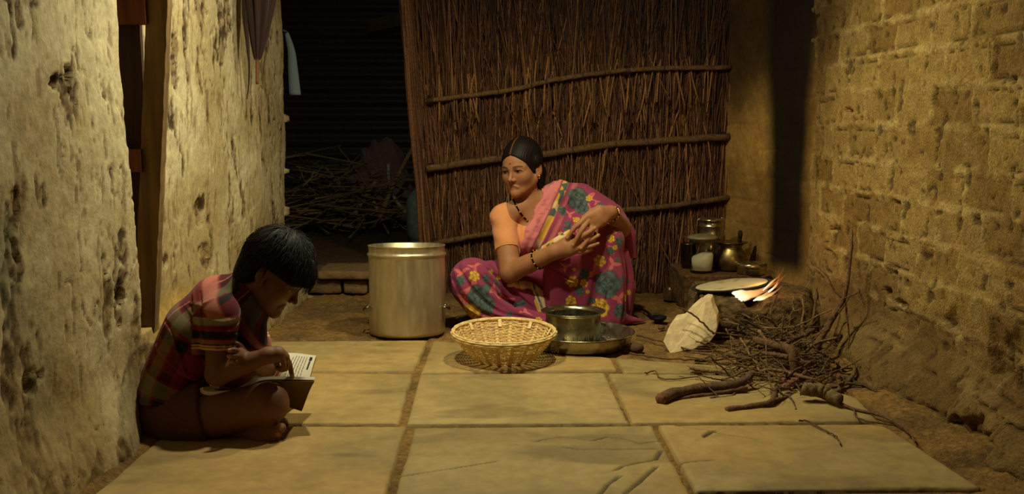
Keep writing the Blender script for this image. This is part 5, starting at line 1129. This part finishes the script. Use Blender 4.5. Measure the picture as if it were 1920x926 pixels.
# ---- firewood
def branch(name, pts, r, label, group=None, twigs=(), col=(104, 76, 50), n=20, cap_col=None):
    q = bez(pts, n); q = q+rng.normal(0, .0012, q.shape); q[:, 2] = np.maximum(q[:, 2], r[-1]*.6+.002); mb = MB(); v, f = tube(q, r, 8); cc = lin(col)*(.6+.75*fbm(v, 45, 3, 5))[:, None]
    v = v+.15*r[0]*(vn(v, 120, 3)-.5)[:, None]
    if cap_col is not None: cc[:8] = lin(cap_col)
    mb.add(v, f, cc)
    for tp, tr in twigs:
        tq = bez(tp, 14)+rng.normal(0, .0008, (14, 3)); v, f = tube(tq, tr, 6); mb.add(v, f, lin(col)*(.6+.75*fbm(v, 45, 3, 6))[:, None])
    o = mb.build(name, M_bark); tag(o, label, 'stick', group); return o
def D(x, y, Y): return P(x, y, Y)
def firewood():
    fl = lambda x, y, z=.012: F(x, y, z)
    br = 'branch'
    branch(br, [fl(1238, 748, .022), fl(1262, 738, .024), fl(1320, 727, .024), fl(1372, 722, .03), fl(1400, 712, .04), fl(1410, 698, .06)], [.020, .019, .017, .012], 'thick crooked branch with a red sawn end lying at the front left of the pile', cap_col=(126, 84, 62), col=(98, 74, 54))
    branch(br, [fl(1362, 768, .010), fl(1420, 760, .012), fl(1448, 752, .02), D(1454, 732, 3.36), D(1490, 712, 3.42), D(1520, 690, 3.55)], [.011, .010, .007], 'long bent branch with a sawn end nearest the viewer at the foot of the pile', cap_col=(126, 84, 62), twigs=[([fl(1448, 752, .02), D(1500, 735, 3.38), D(1560, 702, 3.55)], [.008, .004])])
    branch(br, [D(1415, 636, 3.70), D(1450, 646, 3.62), D(1478, 654, 3.56), D(1486, 664, 3.53), D(1490, 706, 3.50)], [.013, .016, .020, .014], 'forked brown branch with an elbow bend on top of the pile', twigs=[([D(1478, 670, 3.53), D(1456, 666, 3.56), D(1430, 662, 3.62)], [.012, .008]), ([D(1487, 680, 3.52), D(1505, 682, 3.52), D(1524, 680, 3.54)], [.014, .010])])
    branch(br, [D(1515, 676, 3.74), D(1535, 640, 3.78), D(1560, 598, 3.82), D(1582, 560, 3.84), D(1592, 510, 3.86), D(1597, 462, 3.86), D(1598, 430, 3.86)], [.016, .012, .006, .0025], 'tall bare branch with forked twigs leaning on the brick wall above the pile', twigs=[
        ([D(1582, 560, 3.84), D(1562, 542, 3.86), D(1552, 518, 3.88), D(1528, 496, 3.92)], [.005, .002]), ([D(1582, 560, 3.84), D(1600, 552, 3.80), D(1612, 546, 3.76)], [.004, .002]), ([D(1568, 590, 3.82), D(1586, 568, 3.82), D(1592, 548, 3.82)], [.004, .002]), ([D(1584, 558, 3.84), D(1591, 620, 3.80), D(1592, 668, 3.76)], [.004, .002]),
        ([D(1590, 600, 3.82), D(1580, 612, 3.82), D(1570, 640, 3.80)], [.003, .002]), ([D(1560, 598, 3.82), D(1575, 580, 3.80), D(1566, 630, 3.78)], [.003, .002]), ([D(1594, 500, 3.86), D(1590, 540, 3.85)], [.003, .002])])
    branch(br, [D(1494, 668, 3.86), D(1496, 640, 3.9), D(1520, 612, 3.96), D(1530, 560, 4.02), D(1531, 536, 4.04)], [.010, .007, .003], 'curved upright branch rising between the stove and the tall branch', twigs=[([D(1531, 540, 4.04), D(1538, 580, 4.0), D(1544, 612, 3.95)], [.003, .002]), ([D(1520, 612, 3.96), D(1534, 596, 3.95)], [.003, .0015])])
    branch(br, [D(1462, 662, 3.95), D(1448, 612, 4.0), D(1446, 580, 4.03), D(1458, 552, 4.08)], [.005, .003], 'thin arched twig standing against the front of the stove', twigs=[([D(1448, 600, 4.0), D(1440, 590, 4.0), D(1436, 640, 3.95)], [.003, .002])])
    branch(br, [fl(1240, 752, .008), fl(1330, 740, .008), fl(1400, 728, .02)], [.006, .008, .008], 'straight dark stick lying just below the thick crooked branch')
    branch(br, [D(1339, 626, 4.0), D(1318, 606, 4.02), D(1296, 588, 4.04), D(1272, 576, 4.06)], [.0045, .003], 'thin straight twig crossing in front of the pale stone slab', col=(88, 62, 42))
    branch(br, [fl(1497, 788), fl(1512, 789), fl(1545, 805), fl(1570, 820), fl(1576, 833)], [.003, .002], 'single curved twig lying apart on the slab in front of the pile')
    branch(br, [fl(1520, 735, .03), fl(1600, 766), fl(1660, 782), fl(1705, 812), fl(1716, 828)], [.008, .004, .003], 'long thin trailing stick reaching along the foot of the brick wall', twigs=[([fl(1600, 766), fl(1612, 785), fl(1680, 798)], [.003, .002])])
    branch(br, [fl(1505, 728, .05), fl(1545, 735, .04), fl(1575, 750, .03)], [.022, .024, .018], 'short weathered grey log at the right foot of the pile', col=(112, 92, 58))
    branch(br, [D(1572, 700, 3.7), D(1588, 704, 3.66), D(1596, 720, 3.62), D(1596, 732, 3.6)], [.006, .004], 'pale peeled strip of wood curling at the right end of the pile', col=(196, 168, 112))
    branch(br, [D(1434, 630, 4.0), D(1436, 612, 4.02)], [.005, .004], 'short pale splinter of wood standing upright before the stove', col=(216, 190, 130))
    branch(br, [fl(1180, 662), fl(1250, 672), fl(1345, 674)], [.004, .003], 'long thin twig lying over the slab joint beside the steel tray')
    branch(br, [fl(1195, 628), fl(1240, 640), fl(1300, 656), fl(1360, 660)], [.004, .004], 'thin curved twig lying under the foot of the pale stone slab')
    branch(br, [fl(1210, 700), fl(1228, 695), fl(1245, 711), fl(1310, 706)], [.003, .002], 'kinked thin twig lying on the slab left of the pile')
    lab = 'thin dry twig tangled in the firewood pile in front of the stove'
    for i in range(175):
        cx = np.clip(rng.normal(1455, 58), 1335, 1590); cy = np.clip(rng.normal(688, 24), 640, 745); b = F(cx, cy, 0)
        top = .15*math.exp(-((cx-1462)/85)**2)*math.exp(-((cy-680)/38)**2); hgt = .006+top*rng.random()**.7
        ang = -.9+rng.normal(0, .55) if rng.random() < .55 else rng.uniform(0, 3.14); L = rng.uniform(.10, .40)*(1 if rng.random() < .85 else 1.4); pts = [b+[0, 0, hgt]]; a_ = ang; el = rng.normal(0, .38)
        for sgn in (1, -1):
            p = b+[0, 0, hgt]; a_ = ang; e_ = el*sgn; seg = []
            for k in range(3):
                a_ += rng.normal(0, .22); e_ += rng.normal(-.05, .15); p = p+sgn*arr([math.cos(a_)*math.cos(e_), math.sin(a_)*math.cos(e_), sgn*math.sin(e_)])*L/6; p[2] = max(p[2], .005); p[0] = min(p[0], 1.38); p[1] = min(p[1], 4.13); seg.append(p)
            pts = pts+seg if sgn == 1 else seg[::-1]+pts
        r = rng.uniform(.0014, .0042) if rng.random() < .86 else rng.uniform(.005, .0085); tw = []
        for q in range(rng.integers(0, 3)):
            m_ = pts[rng.integers(1, 6)]; e = m_+arr([rng.normal(0, .06), rng.normal(0, .05), rng.uniform(-.01, .06)]); e[2] = max(e[2], .005); e[0] = min(e[0], 1.38); e[1] = min(e[1], 4.13); tw.append(([m_, (m_+e)/2+rng.normal(0, .008, 3), e], [r*.6, r*.3]))
        branch('twig', pts, [r, r*.65], lab, 'twigs in the firewood pile', tw, col=tuple(np.array((112, 88, 58))*rng.uniform(.65, 1.25)), n=14)
    for k, (x, y) in enumerate([(1474, 724), (1482, 719), (1468, 714), (1490, 714)]):
        c = F(x, y, .03); v, f = lathe([(.0005, -.012), (.012, -.009), (.016, 0), (.012, .009), (.0005, .012)], 8, c); v = v+.008*(fbm(v, 60, 2, k)-.5)[:, None]; o = mk('bark_chip', v, f, M_bark, None, np.tile(lin((124, 84, 62)), (len(v), 1)), smooth=False); tag(o, 'reddish bark chip lying among the twigs of the firewood pile', 'bark chip', 'bark chips in the firewood pile')
firewood()

# ---- dark form added to stand for the shade behind the reading person
def bundle():  # builds the added dark form that stands for shade, no real bundle
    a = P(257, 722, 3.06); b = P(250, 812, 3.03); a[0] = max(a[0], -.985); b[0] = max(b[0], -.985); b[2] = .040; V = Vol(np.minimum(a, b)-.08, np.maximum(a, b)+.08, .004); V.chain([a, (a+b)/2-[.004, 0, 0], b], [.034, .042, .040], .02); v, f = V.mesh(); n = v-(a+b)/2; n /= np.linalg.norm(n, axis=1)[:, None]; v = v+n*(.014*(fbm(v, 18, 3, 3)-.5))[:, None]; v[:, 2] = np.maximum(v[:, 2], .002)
    t = thing('shade_form', (a+b)/2*[1, 1, 0], 'dark form added as shade between the back of the reading person and the wall', 'shade form'); mk('shade_body', v, f, M_cloth, t, np.tile(lin((20, 16, 13)), (len(v), 1)))
    mb = MB(); mb.add(*tube(bez([a+[0, 0, .02], P(268, 690, 3.06), P(258, 670, 3.06)], 12), [.004, .0018], 6), lin((24, 18, 14))); mb.build('added_cord', M_cloth, t)
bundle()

# ---- ladle, dung lump and pebbles on the earth
def small_floor():
    Y = 4.74; t = thing('ladle', F(1232, 596), 'black iron ladle lying on the earth beside the sari hem', 'ladle'); a = [F(1178, 582, .012), F(1196, 578, .014), F(1212, 584, .014), F(1222, 594, .014)]; mb = MB(); mb.add(*tube(bez(a, 18), [.005, .0055, .007], 8), lin((22, 18, 15))); mb.build('handle', M_iron, t)
    c = F(1235, 597, .018); v, f = lathe([(.0005, -.016), (.020, -.013), (.034, .0), (.037, .010), (.034, .010), (.019, -.008), (.0005, -.011)], 28, c); v[:, 1] = c[1]+(v[:, 1]-c[1])*1.2; mb = MB(); mb.add(v, f, lin((26, 21, 17))); mb.build('bowl', M_iron, t)
    for name, x, y, r, lab, col in [('clod', 1194, 652, .030, 'brown clod of dry earth lying at the right rim of the steel tray', (84, 62, 40)), ('pebble', 1240, 614, .016, 'small brown stone between the ladle and the pale slab', (110, 84, 54)), ('pebble', 1256, 610, .010, 'smallest brown stone at the left edge of the pale slab', (120, 92, 60))]:
        c = F(x, y, r*.6); v, f = lathe([(.0005, -r*.6), (r*.8, -r*.45), (r, 0), (r*.75, r*.5), (.0005, r*.65)], 14, c); v = v+(.5*r*(fbm(v, 40, 3, 7)-.5))[:, None]; o = mk(name, v, f, M_stone, None, np.tile(lin(col), (len(v), 1))); tag(o, lab, 'stone' if name == 'pebble' else 'clod')
small_floor()

# ---- umbrella hanging on the far left wall
def umbrella():
    Y = 4.30; tip = P(482, 158, Y); top = P(492, -60, Y); t = thing('umbrella', top, 'folded dark brown umbrella hanging tip down on the mud wall', 'umbrella')
    mb = MB(); n = 40; m = 48; ax0 = P(483, 112, Y); V_ = []; th = np.linspace(0, 2*math.pi, m+1)[:-1]
    for i in range(n):
        u = i/(n-1); c = ax0+(top-ax0)*u; r = .010+.060*u**.8; rr = r*(1+.30*np.cos(8*th+2*u)); V_ += [c+[a*math.cos(b), .75*a*math.sin(b), 0] for a, b in zip(rr, th)]
    mb.add(V_, [(i*m+j, i*m+(j+1) % m, (i+1)*m+(j+1) % m, (i+1)*m+j) for i in range(n-1) for j in range(m)], lin((50, 33, 26))); mb.build('canopy', M_cloth, t)
    mb = MB(); mb.add(*tube(bez([tip, (tip+ax0)/2, ax0+[0, 0, .02]], 8), [.006, .0075, .008], 10), lin((96, 64, 40))); mb.build('ferrule', M_wood, t)
    mb = MB(); a = [P(463, -40, Y-.02), P(459, 20, Y-.02), P(464, 80, Y-.02), P(467, 120, Y-.02)]; q = bez(a, 20); w = np.linspace(.032, .006, 20); V_ = []
    for p, ww in zip(q, w): V_ += [p+[-ww/2, -.002, 0], p+[ww/2, -.004, 0], p+[ww/2, .004, 0], p+[-ww/2, .004, 0]]
    mb.add(V_, [(i*4+j, i*4+(j+1) % 4, i*4+4+(j+1) % 4, i*4+4+j) for i in range(19) for j in range(4)], lin((52, 34, 26))); mb.add(*tube(bez([q[-1], P(467, 150, Y-.02), P(463, 186, Y-.02)], 12), [.004, .0018], 6), lin((40, 26, 20))); mb.build('strap', M_cloth, t)
    for k in range(8):
        a_ = k*math.pi/4; mb = MB(); mb.add(*tube([ax0+[.012*math.cos(a_), .009*math.sin(a_), .01], ax0+(top-ax0)*.98+[.062*math.cos(a_), .045*math.sin(a_), 0]], .0022, 5), lin((36, 26, 22))); mb.build('rib', M_iron, t)
umbrella()
def hanging_cloth():
    q = [P(537, 60, 5.5), P(546, 95, 5.5), P(549, 130, 5.5), P(553, 178, 5.5)]; p = bez(q, 30); V_ = []; m = 10
    for i, c in enumerate(p):
        w = .010+.022*(i/29)**.7
        for j in range(m): a = j*2*math.pi/m; V_.append(c+[w*math.cos(a), .5*w*math.sin(a)*(1+.3*math.sin(3*a)), 0])
    mb = MB(); mb.add(V_, [(i*m+j, i*m+(j+1) % m, (i+1)*m+(j+1) % m, (i+1)*m+j) for i in range(29) for j in range(m)]+[tuple(range(m)), tuple(29*m+j for j in range(m))], lin((120, 132, 136))); mb.add(*tube([p[0]+[0.004, 0, 0], arr([-1.09, 5.36, p[0][2]+.01])], .006, 6), lin((70, 50, 30))); o = mb.build('towel', M_cloth); tag(o, 'grey-blue strip of cloth hanging at the far end of the mud wall', 'cloth')
hanging_cloth()

# ---- step and yard beyond the opening
def rough_block(lo, hi, seed, amp=.02, h=.012):
    lo = arr(lo); hi = arr(hi); V = Vol(lo-.03, hi+.03, h); X, Y, Z = V.ax[0][:, None, None], V.ax[1][None, :, None], V.ax[2][None, None, :]; c = (lo+hi)/2; e = (hi-lo)/2-.012
    q = [np.abs(A-c[i])-e[i] for i, A in enumerate((X, Y, Z))]; V.d = (np.sqrt(sum(np.maximum(a, 0)**2 for a in q))+np.minimum(np.maximum.reduce([a+0*V.d for a in q]), 0)-.012).astype(np.float32)
    v, f = V.mesh(); n = v-c; n /= np.linalg.norm(n, axis=1)[:, None]+1e-9; return v+n*(amp*(fbm(v, 9, 3, seed)-.5)+.4*amp*(fbm(v, 35, 2, seed+1)-.5))[:, None], f
def yard():
    STN = lin((128, 102, 64))
    def blk(lo, hi, seed, lab, col=STN, name='step_stone'):
        v, f = rough_block(lo, hi, seed); o = mk(name, v, f, M_stone, None, np.tile(col, (len(v), 1))*(.75+.5*fbm(v, 12, 3, seed))[:, None]); tag(o, lab, 'stone')
    x = lambda px, Y: P(px, 500, Y)[0]
    blk((x(596, 5.4), 5.36, .082), (x(712, 5.4), 5.70, .128), 3, 'flat slab forming the tread of the step into the yard')
    blk((x(560, 5.42), 5.40, 0), (x(640, 5.42), 5.62, .078), 5, 'squared stone under the step slab beside the wall', lin((112, 88, 54)))
    blk((x(643, 5.42), 5.40, 0), (x(688, 5.42), 5.56, .070), 7, 'rounded stone under the step slab next to the drum', lin((132, 106, 66)))
    blk((x(690, 5.42), 5.44, 0), (x(740, 5.42), 5.60, .078), 9, 'dark stone under the step slab hidden behind the drum', lin((90, 70, 44)))
    blk((x(545, 5.55), 5.52, .0), (x(600, 5.55), 5.75, .11), 11, 'low stone at the foot of the wall end by the step', lin((100, 80, 50)))
    # gas cylinder
    c = arr([P(806, 440, 6.6)[0], 6.6, .125]); t = thing('gas_cylinder', c, 'grey-blue gas cylinder standing in the dark yard behind the reed screen', 'gas cylinder'); mb = MB(); R = .150
    mb.add(*lathe([(.0005, .01), (.10, .01), (R-.02, .03), (R, .07), (R, .27), (R-.012, .31), (R-.05, .35), (.05, .372), (.03, .375), (.0005, .376)], 56, c), lin((112, 124, 120))); mb.build('tank', M_plastic, t)
    mb = MB(); mb.add(*lathe([(.022, .37), (.022, .40), (.03, .405), (.03, .42), (.016, .43), (.0005, .431)], 20, c), lin((120, 110, 80))); mb.build('valve', M_brass, t)
    mb = MB(); mb.add(*ring(c+[0, 0, .46], .10, .010, 40, 8), lin((110, 122, 118)));
    for a in (.5, 2.6, 4.7): mb.add(*tube([c+[.10*math.cos(a), .10*math.sin(a), .34], c+[.10*math.cos(a), .10*math.sin(a), .46]], .008, 8), lin((110, 122, 118)))
    mb.build('guard_ring', M_plastic, t); mb = MB(); mb.add(*lathe([(R-.03, 0), (R-.02, 0), (R-.02, .045), (R-.03, .045)], 48, c), lin((90, 100, 98))); mb.build('foot_ring', M_plastic, t)
    # bundle of dark sacking
    V = Vol((-1.3, 7.3, .1), (-.35, 8.2, 1.0), .014); 
    for p, r in [((-.98, 7.75, .36), (.20, .2, .20)), ((-.80, 7.8, .52), (.19, .18, .26)), ((-.70, 7.75, .33), (.17, .18, .2))]: V.ball(p, r, .05)
    v, f = V.mesh(); n = v-[-.83, 7.77, .4]; n /= np.linalg.norm(n, axis=1)[:, None]; v = v+n*(.09*(fbm(v, 6, 3, 3)-.5)+.02*np.sin(v[:, 0]*60+v[:, 2]*25+6*fbm(v, 5, 2, 4)))[:, None]; o = mk('sack', v, f, M_cloth, None, np.tile(lin((122, 94, 92)), (len(v), 1))*(.7+.6*fbm(v, 30, 2, 5))[:, None]); tag(o, 'rumpled purplish sackcloth bundle lying on the brushwood in the dark yard', 'sack')
    a = [P(728, 308, 7.3), P(730, 345, 7.25), P(742, 375, 7.2), P(764, 402, 7.2)]; mb = MB(); mb.add(*tube(bez(a, 24), .013, 8), lin((150, 146, 132))); o = mb.build('hose', M_plastic); tag(o, 'pale bent hose arching beside the sack in the dark yard', 'hose')
    br = 'branch'
    for k, (pp, r, lab) in enumerate([([(585, 325), (600, 331), (622, 335)], .022, 'pale cut branch end jutting from the brushwood heap beside the wall end'), ([(662, 408), (680, 375), (705, 340)], .020, 'slanting stick propped up the front of the sackcloth bundle'), ([(712, 412), (738, 345), (782, 262)], .018, 'stick slanting upward between the hose and the gas cylinder'), ([(555, 395), (610, 415), (665, 425)], .014, 'low stick lying along the front of the brushwood heap'), ([(700, 378), (712, 400), (716, 412)], .014, 'short stick leaning below the sackcloth bundle')]):
        branch(br, [P(a_, b_, 7.15) for a_, b_ in pp], [r, r*.8], lab, col=(150, 120, 80))
    lab = 'dry stick tangled in the brushwood heap in the dark yard'
    for i in range(110):
        px = rng.uniform(535, 740); top = np.interp(px, [535, 600, 680, 760], [285, 310, 300, 330]); py = rng.uniform(top, 425); Y = rng.uniform(7.0, 7.8) if px < 630 else rng.uniform(6.95, 7.35); b = P(px, py, Y); b[2] = max(b[2], .16); ang = rng.normal(.5, .9); d = arr([math.cos(ang), rng.normal(0, .4), .35*math.sin(ang)])*rng.uniform(.15, .45); p0, p1 = b-d, b+d; p0[2] = max(.15, p0[2]); p1[2] = max(.15, p1[2])
        branch('brushwood', [p0, b+rng.normal(0, .02, 3), p1], [rng.uniform(.004, .010), .003], lab, 'brushwood heap in the yard', col=(120, 98, 66), n=8)
    mb = MB(); mb.add(*plank(P(688, 50, 8.3), P(768, 34, 8.3), .07, .10, (0, 1, 0), (0, 0, 1), 10, (92, 74, 50), 5)); o = mb.build('beam', M_wood, None, smooth=False); tag(o, 'short timber fixed high on the dark corrugated sheet', 'timber')
yard()
